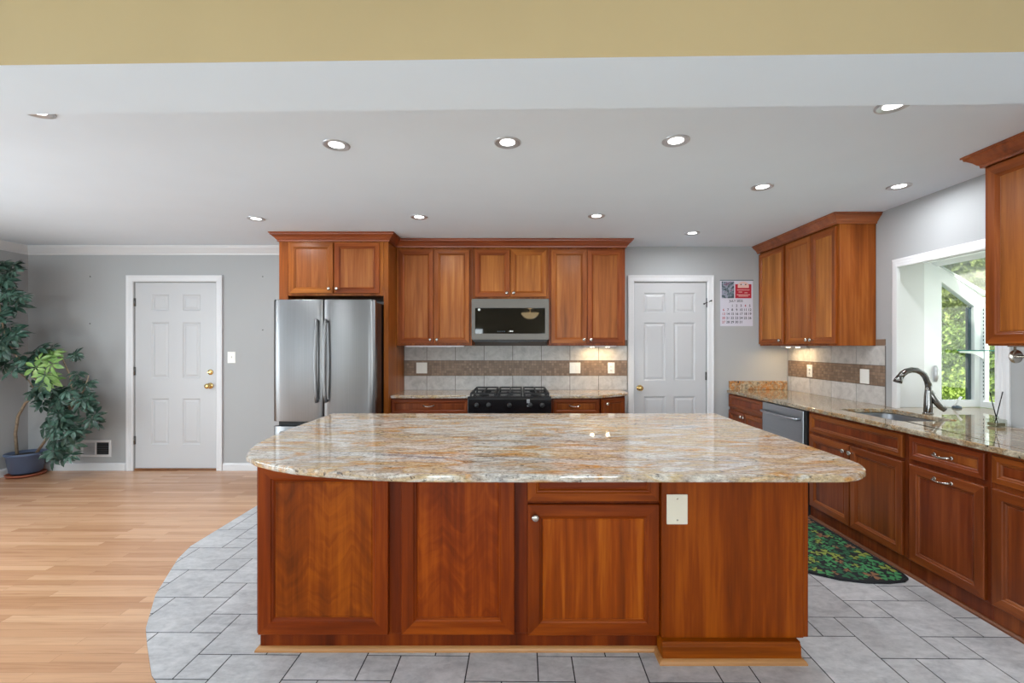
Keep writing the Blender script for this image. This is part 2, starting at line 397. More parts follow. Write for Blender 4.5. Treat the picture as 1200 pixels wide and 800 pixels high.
    def build(s, name, mats, parent=None, bevel=0.0, seg=2, weld=True, loc=None):
        if not isinstance(mats, (list, tuple)): mats = [mats]
        me = bpy.data.meshes.new(name); me.from_pydata(s.v, [], s.f)
        for m in mats: me.materials.append(m)
        me.polygons.foreach_set('material_index', s.m); me.polygons.foreach_set('use_smooth', s.sm)
        if any(s.tone):
            at = me.attributes.new('tone', 'FLOAT', 'FACE'); at.data.foreach_set('value', s.tone)
        bm = bmesh.new(); bm.from_mesh(me)
        if weld: bmesh.ops.remove_doubles(bm, verts=bm.verts, dist=1e-5)
        bmesh.ops.recalc_face_normals(bm, faces=bm.faces)
        bm.to_mesh(me); bm.free()
        o = bpy.data.objects.new(name, me); COL.objects.link(o)
        if parent is not None: o.parent = parent
        if loc: o.location = loc
        if bevel:
            b = o.modifiers.new('bevel', 'BEVEL'); b.width = bevel; b.segments = seg; b.limit_method = 'ANGLE'; b.angle_limit = math.radians(35)
            b.harden_normals = False
        return o
def thing(name, label, cat, loc=(0, 0, 0), rz=0.0, group=None, kind=None):
    o = bpy.data.objects.new(name, None); COL.objects.link(o); o.location = loc; o.rotation_euler = (0, 0, rz); o.empty_display_size = .1
    return tag(o, label, cat, group, kind)
def tag(o, label=None, cat=None, group=None, kind=None):
    if label: o['label'] = label
    if cat: o['category'] = cat
    if group: o['group'] = group
    if kind: o['kind'] = kind
    return o
def struct(o, label=None): o['kind'] = 'structure'; o['label'] = label or o.name; return o
def lab(o, l): o['label'] = l; return o
def copy_tree(o, parent=None):
    c = o.copy(); COL.objects.link(c)
    if parent is not None: c.parent = parent
    for ch in [x for x in bpy.data.objects if x.parent == o]: copy_tree(ch, c)
    return c
def at(x, y, Y): return ((x-608)/F*Y, Y, H-(y-405)/F*Y)
XYZ = lambda u, v, w: (u, v, w)
XZ = lambda u, v, w: (u, w, v)

# ------------------------------------------------------------------ the room
YB, XL, XR, ZC = 4.93, -5.35, 2.928, 2.437
YR = -4.0
D1 = (-4.194, -3.296, 2.051); D2 = (1.26, 2.047, 2.051)       # door openings: x0, x1, top
b = MB()
for x0, x1 in ((XL-.12, D1[0]), (D1[1], D2[0]), (D2[1], XR+.25)): b.box(x0, x1, YB, YB+.12, 0, ZC)
for d in (D1, D2): b.box(d[0], d[1], YB, YB+.12, d[2], ZC); b.box(d[0], d[1], YB+.1, YB+.12, 0, d[2])
struct(b.build('wall_back', M['wall'], weld=False), 'grey painted back wall with two white doors')
struct(MB().box(XL-.12, XL, YR, YB, 0, ZC).build('wall_left', M['wall']), 'grey painted wall behind the potted plant')
W0, W1, WZ0, WZ1 = 2.69, 3.538, .846, 2.028
b = MB(); XO = 3.15
b.box(XR, XO, W1, YB, 0, ZC); b.box(XR, XO, YR, W0, 0, ZC); b.box(XR, XO, W0, W1, 0, WZ0); b.box(XR, XO, W0, W1, WZ1, ZC)
struct(b.build('wall_right', M['wall'], weld=False), 'grey painted wall around the garden window')
struct(MB().box(XL-.12, XO, YR-.12, YR, 0, ZC).build('wall_rear', M['tan']), 'tan wall of the sitting room')
struct(MB().box(XL-.12, XO, YR-.12, YB+.12, ZC, ZC+.1).build('ceiling', M['ceil']), 'pale ceiling with recessed lights')
struct(MB().box(XL-.12, XO, YR-.12, YB+.12, -.1, 0).build('floor', M['oak']), 'oak strip floor')
struct(MB().box(XL+.02, XR-.02, YR+.02, 1.0, .0005, .012).build('floor_bounce_sheet', plain('pale_bounce', srgb(196, 192, 186), .95, var=.05, sc=60)), 'unseen pale sheet added on the sitting room floor against warm bounce')  # pale layer added out of view, lessens warm bounce from the oak
# dropped header between kitchen and sitting room: tan on the sitting room side, pale below
b = MB(); L = 8.28
b.add([(-L/2, 0, 0), (L/2, 0, 0), (L/2, 0, .22), (-L/2, 0, .22)], [(0, 1, 2, 3)], 0)
b.add([(-L/2, 0, 0), (L/2, 0, 0), (L/2, .289, 0), (-L/2, .289, 0)], [(0, 1, 2, 3)], 1)
b.add([(-L/2, .289, 0), (L/2, .289, 0), (L/2, .289, .22), (-L/2, .289, .22)], [(0, 1, 2, 3)], 1)
b.add([(-L/2, 0, .22), (L/2, 0, .22), (L/2, .289, .22), (-L/2, .289, .22)], [(0, 1, 2, 3)], 1)
for sx in (-L/2, L/2): b.add([(sx, 0, 0), (sx, .289, 0), (sx, .289, .22), (sx, 0, .22)], [(0, 1, 2, 3)], 1)
o = b.build('wall_header', [M['tan'], M['ceil']]); o.location = (-1.21, 1.378, ZC-.22); o.rotation_euler = (0, 0, -.0205)
struct(o, 'tan and white dropped header above the island')
# grey stone tile in a hopscotch pattern, curved edge against the oak
U = .1487; G = .0028
edge = [(-2.22, 4.40), (-2.22, 3.06), (-2.17, 2.88), (-2.092, 2.708), (-1.974, 2.456), (-1.79, 2.17), (-1.685, 2.05), (-1.51, 1.86), (-1.25, 1.66), (-.9, 1.48), (-.5, 1.36), (0, 1.31), (XR, 1.31), (XR, 4.40)]
edge[0] = (-2.22, YB); edge[-1] = (XR, YB)
def clip(poly, region):
    n = len(region)
    for i in range(n):
        a = region[i]; c = region[(i+1) % n]; out = []
        side = lambda p: (c[0]-a[0])*(p[1]-a[1])-(c[1]-a[1])*(p[0]-a[0])
        for k in range(len(poly)):
            p, q = poly[k], poly[(k+1) % len(poly)]; sp, sq = side(p), side(q)
            if sp >= 0: out.append(p)
            if (sp >= 0) != (sq >= 0):
                t = sp/(sp-sq); out.append((p[0]+(q[0]-p[0])*t, p[1]+(q[1]-p[1])*t))
        poly = out
        if len(poly) < 3: return []
    return poly
b = MB()
b.prism(edge, .0005, .0035, XYZ, 1)
th = -.009; ct, st = math.cos(th), math.sin(th); ox, oy = 1.866, 2.105
def rot(p): return (ox+(p[0]-ox)*ct-(p[1]-oy)*st, oy+(p[0]-ox)*st+(p[1]-oy)*ct)
for m in range(-30, 31):
    for n in range(-30, 31):
        bx, by = ox+(2*m-n)*U, oy+(m+2*n)*U
        if not (-3.2 < bx < 3.3 and .9 < by < 5.2): continue
        for (x, y, sz) in ((bx, by, 2*U), (bx-U, by+U, U)):
            q = clip([rot(p) for p in ((x+G, y+G), (x+sz-G, y+G), (x+sz-G, y+sz-G), (x+G, y+sz-G))], edge)
            if len(q) < 3: continue
            o0 = len(q); t = random.random()*.98+.02
            b.add([(p[0], p[1], .0045) for p in q]+[(p[0], p[1], .0030) for p in q],
                  [tuple(range(o0))]+[(i, (i+1) % o0, (i+1) % o0+o0, i+o0) for i in range(o0)], 0, False, t)
struct(b.build('floor_tile', [M['tile'], M['grout']], weld=False), 'grey stone tile floor around the island')

def crown_prof(p=.075, h=.09): return [(0, -h), (.006, -h), (.010, -h+.014), (.022, -h+.022), (p*.55, -h*.50), (p*.86, -h*.22), (p*.9, -.012), (p, -.010), (p, 0), (0, 0)]
b = MB(); b.sweep([(-2.33, YB), (XL, YB), (XL, 0)], [(-o, z+ZC) for o, z in crown_prof()], XYZ)
struct(b.build('trim_1', M['white'], bevel=.001), 'white crown moulding above the plant and left door')
BB = [(0, 0), (.014, 0), (.014, .065), (.009, .078), (0, .082)]
for nm, pth in (('baseboard_back', [(-3.233, YB), (-2.31, YB)]), ('baseboard_corner', [(XL, 0), (XL, YB), (-4.279, YB)]), ('baseboard_right', [(2.132, YB), (2.29, YB)])):
    b = MB(); b.sweep(pth, BB if True else BB, XYZ); struct(b.build(nm, M['white']), 'white baseboard')

def door(name, x0, x1, top, z0, cols, rows, knob_x, knob_z, hinge_x, hinge_z, label, bolt=None, hook=None):
    r = thing(name, label, 'door', ((x0+x1)/2, YB, 0), kind='structure'); cx = (x0+x1)/2
    b = MB(); yf, yk = .012, .05; X0, X1 = x0-cx+.003, x1-cx-.003; Z0, Z1 = z0, top-.004
    holes = []
    for a0, a1 in cols:
        for c0, c1 in rows: holes.append((a0-cx, a1-cx, c0, c1))
    outer = [(X0, Z0), (X1, Z0), (X1, Z1), (X0, Z1)]
    hp = [[(h[0], h[2]), (h[0], h[3]), (h[1], h[3]), (h[1], h[2])] for h in holes]
    loops = [outer]+hp; flat = [p for l in loops for p in l]
    tri = tessellate_polygon([[Vector((p[0], p[1], 0)) for p in l] for l in loops])
    b.add([(p[0], yf, p[1]) for p in flat], [tuple(t) for t in tri])
    for h in holes: b.rects(h[0], h[1], h[2], h[3], [(0, 0), (.012, .009), (.022, .009), (.04, .003)], fill=0, yb=yf)
    for (a, c) in (((X0, Z0), (X1, Z0)), ((X1, Z0), (X1, Z1)), ((X1, Z1), (X0, Z1)), ((X0, Z1), (X0, Z0))):
        b.add([(a[0], yf, a[1]), (c[0], yf, c[1]), (c[0], yk, c[1]), (a[0], yk, a[1])], [(0, 1, 2, 3)])
    b.add([(X0, yk, Z0), (X1, yk, Z0), (X1, yk, Z1), (X0, yk, Z1)], [(0, 1, 2, 3)])
    b.build('slab', M['door'], r)
    b = MB(); cw = .068
    prof = [(0, 0), (0, -.010), (.010, -.016), (.045, -.018), (.058, -.022), (cw, -.022), (cw, 0)]
    b.sweep([(x1-cx+.004, 0), (x1-cx+.004, top+.004), (x0-cx-.004, top+.004), (x0-cx-.004, 0)], prof, XZ)
    b.build('casing', M['white'], r)
    MB().box(X0, X1, .0, .06, .004, z0-.002).build('threshold', M['shoe_d'], r)
    b = MB(); kx = knob_x-cx
    b.lathe([(.0, 0), (.033, 0), (.033, .004), (.028, .008), (.012, .012), (.011, .03), (.018, .034), (.027, .044), (.029, .054), (.024, .064), (.010, .069), (0, .07)], (kx, yf, knob_z), (0, -1, 0))
    lab(b.build('knob', M['brass'], r), 'brass door knob')
    if bolt:
        b = MB(); b.lathe([(0, 0), (.03, 0), (.03, .006), (.024, .012), (0, .013)], (kx+.004, yf, bolt), (0, -1, 0)); b.box(kx-.012, kx+.02, yf-.03, yf-.012, bolt-.004, bolt+.004)
        lab(b.build('deadbolt', M['brass'], r), 'brass thumb turn above the knob')
    for hz in hinge_z:
        b = MB(); b.tube([(hinge_x-cx, yf-.008, hz-.045), (hinge_x-cx, yf-.008, hz+.045)], .007, 8); b.box(hinge_x-cx-.012, hinge_x-cx+.012, yf-.008, yf-.001, hz-.044, hz+.044)
        b.build('hinge', M['faucet'], r)
    if hook:
        b = MB(); hx = hinge_x-cx
        b.tube([(hx, yf-.012, hook+.05), (hx, yf-.014, hook-.05)], .006, 8)
        b.tube([(hx-.03, yf-.03, hook-.012), (hx-.01, yf-.02, hook), (hx+.012, yf-.02, hook+.004), (hx+.035, yf-.035, hook+.02)], .005, 8)
        b.lathe([(0, 0), (.009, 0), (.009, .012), (0, .014)], (hx-.03, yf-.03, hook-.012), (-1, -.3, 0), 10); b.lathe([(0, 0), (.009, 0), (.009, .012), (0, .014)], (hx+.035, yf-.035, hook+.02), (1, -.3, 0), 10)
        lab(b.build('door_stop', M['faucet'], r), 'dark metal hinge stop')
    return r
px = lambda x: (x-608)/107.5
pz = lambda y: H-(y-405)/107.5
door('door_1', D1[0], D1[1], D1[2], .022, [(px(176.3), px(197)), (px(212.8), px(233.8))], [(pz(364), pz(345)), (pz(443.3), pz(377.5)), (pz(521), pz(467))],
     px(245.6), pz(452), D1[0]-.001, [pz(354), pz(434.7), pz(515.8)], 'white six-panel door with deadbolt, right of the potted plant', bolt=pz(436))
door('door_2', D2[0], D2[1], D2[2], .012, [(px(754.8), px(780)), (px(790), px(815.3))], [(pz(366.3), pz(343)), (pz(446), pz(377.8)), (pz(522), pz(464.5))],
     px(749.8), pz(454.5), D2[1]+.001, [pz(440.5), pz(520)], 'white six-panel door between wall cabinets and calendar', hook=pz(354.7))

# ------------------------------------------------------------------ cabinet builders (local frame: x along the front, front faces -y)
def knob_mb(x, z, y=-.02):
    b = MB(); b.lathe([(0, 0), (.009, 0), (.007, .004), (.006, .014), (.010, .018), (.0155, .022), (.0165, .027), (.013, .032), (.006, .034), (0, .0345)], (x, y, z), (0, -1, 0), 16); return b
def pull_mb(x, z, y=-.02, half=.048):
    b = MB()
    b.tube([(x-half, y-.002, z), (x-half+.006, y-.020, z), (x-half*.5, y-.026, z-.004), (x, y-.028, z-.006), (x+half*.5, y-.026, z-.004), (x+half-.006, y-.020, z), (x+half, y-.002, z)], [.0075, .006, .0045, .005, .0045, .006, .0075], 8)
    for sx in (-half, half): b.lathe([(0, -.001), (.010, -.001), (.010, .003), (.004, .006), (0, .006)], (x+sx, y, z), (0, -1, 0), 12)
    return b
def front(parent, name, x0, x1, z0, z1, wv, wh, wp, fw=.058, hard=None, label=None, y0=0.0):
    t = .02
    b = MB().rects(x0, x1, z0, z1, [(0, 0), (0, -t+.003), (.003, -t), (fw-.016, -t), (fw-.012, -t+.0045), (fw-.006, -t+.006), (fw, -t+.012)], 0, 1, yb=y0)
    b.add([(x0, y0, z0), (x1, y0, z0), (x1, y0, z1), (x0, y0, z1)], [(0, 1, 2, 3)], 0)
    d = b.build(name, [wv, wh], parent)
    if label: lab(d, label)
    i = fw-.001
    p = MB().rects(x0+i, x1-i, z0+i, z1-i, [(0, -.002), (0, -.008), (.004, -.008), (.007, -.010)], 0, 0, fill=0, yb=y0).build('panel', wp, d)
    for h in hard or []:
        if h[0] == 'knob': lab(knob_mb(h[1], h[2], y0-t).build('knob', M['nickel'], d), 'brushed nickel knob')
        else: lab(pull_mb(h[1], h[2], y0-t).build('pull', M['nickel'], d), 'brushed nickel pull')
    return d
def cabinet(name, label, cat, loc, rz, w_, dep, z0, z1, fronts, W, group=None, kick=False, hollow=False):
    r = thing(name, label, cat, (loc[0], loc[1], 0), rz, group)
    b = MB(); zb = .10 if kick else z0
    b.box(0, w_, 0, dep, zb, .62 if hollow else z1)
    if hollow: b.box(0, w_, 0, .02, .62, z1).box(0, .018, .02, dep, .62, z1).box(w_-.018, w_, .02, dep, .62, z1)
    if kick: b.box(0, w_, .012, dep, .004, .10)
    b.build('body', W[0], r, bevel=.0015, seg=1)
    for f in fronts:
        front(r, f[0], f[1], f[2], f[3], f[4], W[0], W[1], W[2], f[5] if len(f) > 5 else .058, f[6] if len(f) > 6 else None)
    return r
UP = (M['up_v'], M['up_h'], M['up_p']); RW = (M['rc_v'], M['rc_h'], M['rc_p'])
g_up = None
YU = 4.62
def upper(label, x0, x1, z0, doors, dz0, dz1=2.337, name='wall_cabinet'):
    fs = []
    for i, (a, c) in enumerate(doors):
        kx = (c-.03-x0) if i == 0 else (a+.03-x0)
        fs.append(('door', a-x0, c-x0, dz0, dz1, .058, [('knob', kx, dz0+.038)]))
    return cabinet(name, label, 'cabinet', (x0, YU), 0, x1-x0, YB-YU-.002, z0, 2.365, fs, UP)
upper('cherry two-door wall cabinet between the refrigerator and the microwave', -1.247, -.478, 1.36, [(-1.224, -.870), (-.862, -.503)], 1.382)
upper('short cherry two-door wall cabinet above the microwave', -.477, .306, 1.838, [(-.446, -.092), (-.083, .280)], 1.854)
upper('cherry two-door wall cabinet left of the door with brass knob', .307, 1.085, 1.36, [(.329, .690), (.700, 1.062)], 1.382)
# refrigerator surround
YF = 4.335
rc = cabinet('wall_cabinet', 'deep cherry two-door cabinet above the refrigerator', 'cabinet', (-2.212, YF), 0, .915, YB-YF-.002, 1.837, 2.365,
    [('door', .022, .437, 1.858, 2.343, .058, [('knob', .437-.03, 1.9)]), ('door', .451, .881, 1.858, 2.343, .058, [('knob', .451+.03, 1.9)])], UP)
tag(MB().box(-2.298, -2.213, YF, YB-.002, .004, 2.365).build('side_panel', M['up_v'], bevel=.002), 'tall cherry panel at the left of the refrigerator', 'cabinet panel')
tag(MB().box(-1.296, -1.250, YF, YB-.002, .004, 2.365).build('side_panel', M['up_v'], bevel=.002), 'tall cherry panel at the right of the refrigerator', 'cabinet panel')
# wood crown on the back cabinets: one continuous moulding with returns
WC = [(0, 2.355), (.010, 2.355), (.012, 2.370), (.020, 2.376), (.032, 2.392), (.050, 2.408), (.058, 2.413), (.060, 2.424), (.068, 2.426), (.068, 2.4355), (0, 2.4355)]
b = MB(); b.sweep([(-2.300, YB-.08), (-2.300, YF-.002), (-1.248, YF-.002), (-1.248, YU-.022), (1.087, YU-.022), (1.087, YB-.002)], WC)
tag(b.build('crown_molding', M['crown'], bevel=.001, seg=1), 'stepped cherry crown moulding along the back wall cabinets', 'crown moulding')
# uppers on the right wall
XU = 2.628; RZ = -PI/2
cabinet('wall_cabinet', 'single-door cherry wall cabinet next to the calendar', 'cabinet', (XU, 4.925), RZ, .489, XR-XU-.002, 1.358, 2.365,
    [('door', .008, .462, 1.376, 2.343, .05, [('knob', .43, 1.41)])], UP)
cabinet('wall_cabinet', 'two-door cherry wall cabinet left of the garden window', 'cabinet', (XU, 4.435), RZ, .731, XR-XU-.002, 1.358, 2.365,
    [('door', .012, .385, 1.376, 2.343, .055, [('knob', .36, 1.41)]), ('door', .391, .704, 1.376, 2.343, .055, [('knob', .418, 1.41)])], UP)
b = MB(); b.sweep([(XU-.022, 4.926), (XU-.022, 3.702), (XR-.002, 3.702)], WC)
tag(b.build('crown_molding', M['crown'], bevel=.001, seg=1), 'cherry crown moulding on wall cabinets beside the calendar', 'crown moulding')
cabinet('wall_cabinet', 'near cherry wall cabinet right of the garden window, partly out of view', 'cabinet', (XU, 2.535), RZ, .78, XR-XU-.002, 1.358, 2.365,
    [('door', .004, .386, 1.368, 2.35, .068, None), ('door', .392, .776, 1.368, 2.35, .068, None)], UP)
b = MB(); b.sweep([(XR-.002, 2.537), (XU-.022, 2.537), (XU-.022, 1.755)], [(o, z) for o, z in WC][::-1])
b = MB(); b.sweep([(XR-.002, 2.537), (XU-.022, 2.537), (XU-.022, 1.755), (XR-.002, 1.755)], WC)
tag(b.build('crown_molding', M['crown'], bevel=.001, seg=1), 'cherry crown moulding on near cabinet right of window', 'crown moulding')

# base cabinets on the back wall
YBC = 4.42
cabinet('base_cabinet', 'cherry base cabinet between the refrigerator and the range', 'cabinet', (-1.249, YBC), 0, .768, YB-YBC-.014, .1, .846,
    [('drawer', .010, .752, .70, .832, .036, [('pull', .37, .775)]), ('door', .010, .378, .115, .685), ('door', .384, .752, .115, .685)], RW, kick=True)
cabinet('base_cabinet', 'cherry drawer base cabinet right of the range', 'cabinet', (.308, YBC), 0, .482, YB-YBC-.014, .1, .846,
    [('drawer', .03, .468, .70, .832, .036, [('pull', .235, .775)]), ('door', .03, .468, .115, .685)], RW, kick=True)
ang = math.atan2(.218, .285); wl = math.hypot(.285, .218)
r = thing('base_cabinet', 'cherry angled end base cabinet left of the door with brass knob', 'cabinet', (.80, YBC, 0), 0)
MB().prism([(0, 0), (.285, .218), (.285, YB-YBC-.014), (0, YB-YBC-.014)], .004, .846, XYZ).build('body', M['rc_v'], r)
dd = front(r, 'door', .018, wl-.018, .115, .832, *RW, .05, [('knob', .05, .79)]); dd.rotation_euler = (0, 0, ang)

# right-hand base run
XB = 2.297
def rbase(label, y0, y1, fronts, hollow=False): return cabinet('base_cabinet', label, 'cabinet', (XB, y0), RZ, y0-y1, XR-XB-.014, .1, .846, fronts, RW, kick=True, hollow=hollow)
rbase('cherry base cabinet against the back wall, beside the dishwasher', 4.925, 4.225,
    [('drawer', .015, .69, .70, .832, .036, None), ('door', .015, .349, .112, .67, .05, [('knob', .325, .635)]), ('door', .356, .69, .112, .67, .05, [('knob', .38, .635)])])
rbase('wide cherry base cabinet under the sink', 3.578, 2.668,
    [('drawer_front', .034, .888, .692, .830, .042, None), ('door', .034, .457, .112, .668, .06, [('knob', .43, .625)]), ('door', .465, .888, .112, .668, .06, [('knob', .492, .625)])], True)
rbase('cherry pull-out cabinet with two bar pulls, right of the sink cabinet', 2.664, 2.199,
    [('drawer', .022, .449, .70, .831, .042, [('pull', .235, .765)]), ('pull_out_door', .022, .449, .112, .668, .062, [('pull', .235, .632)])])
rbase('cherry base cabinet cut by the right edge of the photo', 2.198, 1.72,
    [('drawer', .018, .46, .70, .831, .042, [('pull', .30, .765)]), ('door', .018, .46, .112, .672, .062, [('knob', .43, .63)])])
b = MB(); b.sweep([(XB+.012, 3.578), (XB+.012, 1.72)], [(0, .0045), (.018, .0045), (.016, .013), (.009, .020), (0, .022)])
struct(b.build('trim_2', M['shoe_d']), 'brown shoe moulding under the right cabinets')

# ------------------------------------------------------------------ countertops
def bev(o): return o
CT, CB = .878, .847
b = MB(); b.prism([(-1.247, 4.387), (-.474, 4.387), (-.474, YB-.011), (-1.247, YB-.011)], CB, CT, XYZ)
tag(b.build('countertop', M['granite'], bevel=.007, seg=3), 'polished granite countertop between the refrigerator and the range', 'countertop')
b = MB(); b.prism([(.302, 4.387), (.77, 4.387), (.80, 4.395), (1.105, 4.620), (1.12, 4.645), (1.12, YB-.011), (.302, YB-.011)], CB, CT, XYZ)
tag(b.build('countertop', M['granite'], bevel=.007, seg=3), 'granite countertop with angled corner right of the range', 'countertop')
def rrect(x0, x1, y0, y1, r, n=6):
    out = []
    for cx, cy, a in ((x1-r, y1-r, 0), (x0+r, y1-r, PI/2), (x0+r, y0+r, PI), (x1-r, y0+r, 1.5*PI)):
        for i in range(n+1): t = a+PI/2*i/n; out.append((cx+r*math.cos(t), cy+r*math.sin(t)))
    return out
SK = (2.42, 2.82, 2.875, 3.455)
outer = [(2.262, 1.715), (XR-.002, 1.715), (XR-.002, W0+.002), (3.60, W0+.002), (3.60, W1-.002), (XR-.002, W1-.002), (XR-.002, YB-.012), (2.262, YB-.012)]
b = MB(); b.prism(outer, CB, CT, XYZ, 0, [rrect(*SK, .07)])
tag(b.build('countertop', M['granite_r'], bevel=.006, seg=3), 'long granite countertop with the sink, running into the garden window', 'countertop')
tag(MB().box(2.285, XR-.014, YB-.024, YB-.003, CT, CT+.098).build('granite_upstand', M['granite_u'], bevel=.003), 'short golden granite upstand below the calendar wall', 'backsplash')
# sink
r = thing('sink', 'undermount stainless steel sink in front of the faucet', 'sink', ((SK[0]+SK[1])/2, (SK[2]+SK[3])/2, CB-.2))
cx, cy = (SK[0]+SK[1])/2, (SK[2]+SK[3])/2
b = MB(); loops = []
for ins, z in ((-.016, .1985), (-.004, .1985), (-.002, .19), (.012, .02), (.035, .003), (.07, 0)):
    loops.append([(p[0]-cx, p[1]-cy, z) for p in rrect(SK[0]+ins, SK[1]-ins, SK[2]+ins, SK[3]-ins, max(.02, .07-ins*.3))])
n = len(loops[0])
for a, c in zip(loops, loops[1:]):
    for i in range(n): j = (i+1) % n; b.add([a[i], a[j], c[j], c[i]], [(0, 1, 2, 3)], 0, True)
b.add(loops[-1], [tuple(range(n))], 0)
b.build('basin', M['sinksteel'], r)
MB().lathe([(0, .002), (.02, .002), (.036, .004), (.042, .001)], (0, .0, .0), seg=20).build('drain', M['nickel'], r)
# faucet
FX, FY = 2.895, 3.20
r = thing('faucet', 'curved dark steel pull-out faucet behind the sink', 'faucet', (FX, FY, CT))
b = MB(); b.lathe([(0, 0), (.031, 0), (.031, .006), (.026, .012), (.022, .018)], (0, 0, 0)); 
b.tube([(0, 0, .012), (0, 0, .06), (.001, 0, .12), (.003, 0, .16), (.004, 0, .20)], [.026, .025, .023, .021, .020], 16); b.build('body', M['faucet'], r)
b = MB(); pts = [(.004, 0, .19), (-.002, 0, .225), (-.018, 0, .262), (-.045, 0, .291), (-.080, 0, .306), (-.118, 0, .309), (-.152, 0, .300), (-.180, 0, .281), (-.200, 0, .256)]
b.tube(pts, [.020, .020, .020, .0195, .0195, .0195, .020, .0205, .021], 16)
b.build('spout', M['faucet'], r)
b = MB(); b.tube([(-.196, 0, .262), (-.208, 0, .240), (-.216, 0, .222)], [.0215, .025, .027], 16); b.build('spray_head', M['faucet'], r)
b = MB(); b.tube([(.006, -.004, .175), (.020, -.010, .130), (.040, -.018, .088), (.066, -.026, .052), (.090, -.032, .030)], [.014, .022, .024, .022, .018], 12, flat=.8); b.build('lever', M['faucet'], r)
# reed diffuser
r = thing('reed_diffuser', 'small square glass reed diffuser with two black reeds on counter', 'diffuser', (2.85, 2.70, CT))
b = MB(); b.box(-.033, .033, -.033, .033, .0005, .044); b.build('bottle', M['bottle'], r, bevel=.005)
b = MB(); b.box(-.026, .026, -.026, .026, .004, .022); b.build('oil', M['liquid'], r)
MB().lathe([(.012, .0445), (.012, .058), (.010, .060), (0, .060)], (0, 0, 0), seg=14).build('neck', M['bottle'], r)
for sx, sy in ((1, .4), (-1, -.4)):
    MB().tube([(-sx*.018, -sy*.018, .010), (sx*.052, sy*.03, .205)], .0028, 6).build('reed', M['black'], r)

# ------------------------------------------------------------------ backsplash
def splash(name, fn, u0, u1, joint, label, ztop, zb=CT, cap=None):
    # fn(u, depth, z); depth 0 = wall face, positive into the room
    b = MB()
    def bx(a0, a1, c0, c1, d0, d1, mat, t=0.0):
        vs = [fn(a, d, c) for c in (c0, c1) for d in (d0, d1) for a in (a0, a1)]
        b.add(vs, [(0, 2, 3, 1), (4, 5, 7, 6), (0, 1, 5, 4), (2, 6, 7, 3), (0, 4, 6, 2), (1, 3, 7, 5)], mat, False, t)
    bx(u0, u1, zb, ztop, .0005, .006, 2)
    js = []; k = math.floor((u0-joint)/.3117)
    while joint+k*.3117 < u1+.32: js.append(joint+k*.3117); k += 1
    for z0, z1 in ((zb+.001, 1.030), (1.200, min(1.357, ztop))):
        for a, c in zip(js, js[1:]):
            a, c = max(a, u0), min(c, u1)
            if c-a > .01: bx(a+.003, c-.003, z0, z1, .002, .0095, 0, random.random()*.98+.02)
    if cap: bx(cap[0], cap[1], 1.360, 1.41, .002, .0095, 1, .4)
    p = .0272; n = int((u1-u0)/p)
    for i in range(n+1):
        for j in range(6):
            a = u0+i*p; c = min(a+p, u1)
            if c-a < .006: continue
            z = 1.0335+j*p; bx(a+.0012, c-.0012, z+.0012, z+p-.0012, .003, .0088, 1, random.random()*.98+.02)
    o = b.build(name, [M['splash'], M['mosaic'], M['splashgrout']], weld=False)
    return tag(o, label, 'backsplash')
splash('tile_backsplash', lambda u, d, z: (u, YB-d, z), -1.249, 1.182, -1.002, 'grey tile backsplash with brown mosaic band behind the range', 1.42)
# only the mortar bed rises to 1.42 behind the microwave
splash('tile_backsplash', lambda u, d, z: (XR-d, -u, z), -4.905, -3.606, -4.537, 'grey tile backsplash with mosaic band beside the garden window', 1.357, cap=(-3.70, -3.606))

# ------------------------------------------------------------------ electrical plates
def plate(label, loc, rz, w_, h_, kind, name='outlet', group=None):
    r = thing(name, label, 'outlet' if kind != 'switch' else 'light switch', loc, rz, group)
    MB().box(-w_/2, w_/2, -.005, 0, -h_/2, h_/2).build('cover_plate', M['plastic'], r, bevel=.003)
    if kind == 'outlet':
        for dz in (-.02, .02):
            b = MB(); b.lathe([(0, 0), (.016, 0), (.016, .0025), (0, .003)], (0, -.005, dz), (0, -1, 0), 16)
            o = b.build('socket', M['plastic'], r)
            s = MB()
            for dx in (-.006, .006): s.box(dx-.0012, dx+.0012, -.0085, -.0075, dz-.004, dz+.005)
            s.build('slots', M['ink'], o)
    elif kind == 'switch':
        b = MB(); b.box(-.005, .005, -.014, -.004, -.004, .012); b.build('toggle', M['plastic'], r, bevel=.001)
    elif kind == 'double':
        for dx in (-.024, .024): MB().box(dx-.016, dx+.016, -.0085, -.004, -.032, .032).build('rocker', M['plastic'], r, bevel=.002)
    return r
yw = YB-.0096
plate('double rocker switch plate on mosaic left of the range', (px(494.5), yw, 1.117), 0, .118, .118, 'double', 'switch_plate')
plate('double rocker switch plate on mosaic, first right of the range', (px(673.7), yw, 1.117), 0, .118, .118, 'double', 'switch_plate')
plate('outlet on lit mosaic beside the door with brass knob', (px(716), yw, 1.117), 0, .074, .118, 'outlet')
plate('outlet on the mosaic under the two-door cabinet by the calendar', (XR-.0096, 4.535, 1.106), RZ, .082, .122, 'outlet')
plate('blank white wall plate on mosaic next to window casing', (XR-.0096, 3.815, 1.10), RZ, .10, .122, 'blank', 'wall_plate')
plate('white light switch on the grey wall right of the left door', (-3.13, YB-.0005, 1.231), 0, .086, .125, 'switch', 'light_switch')
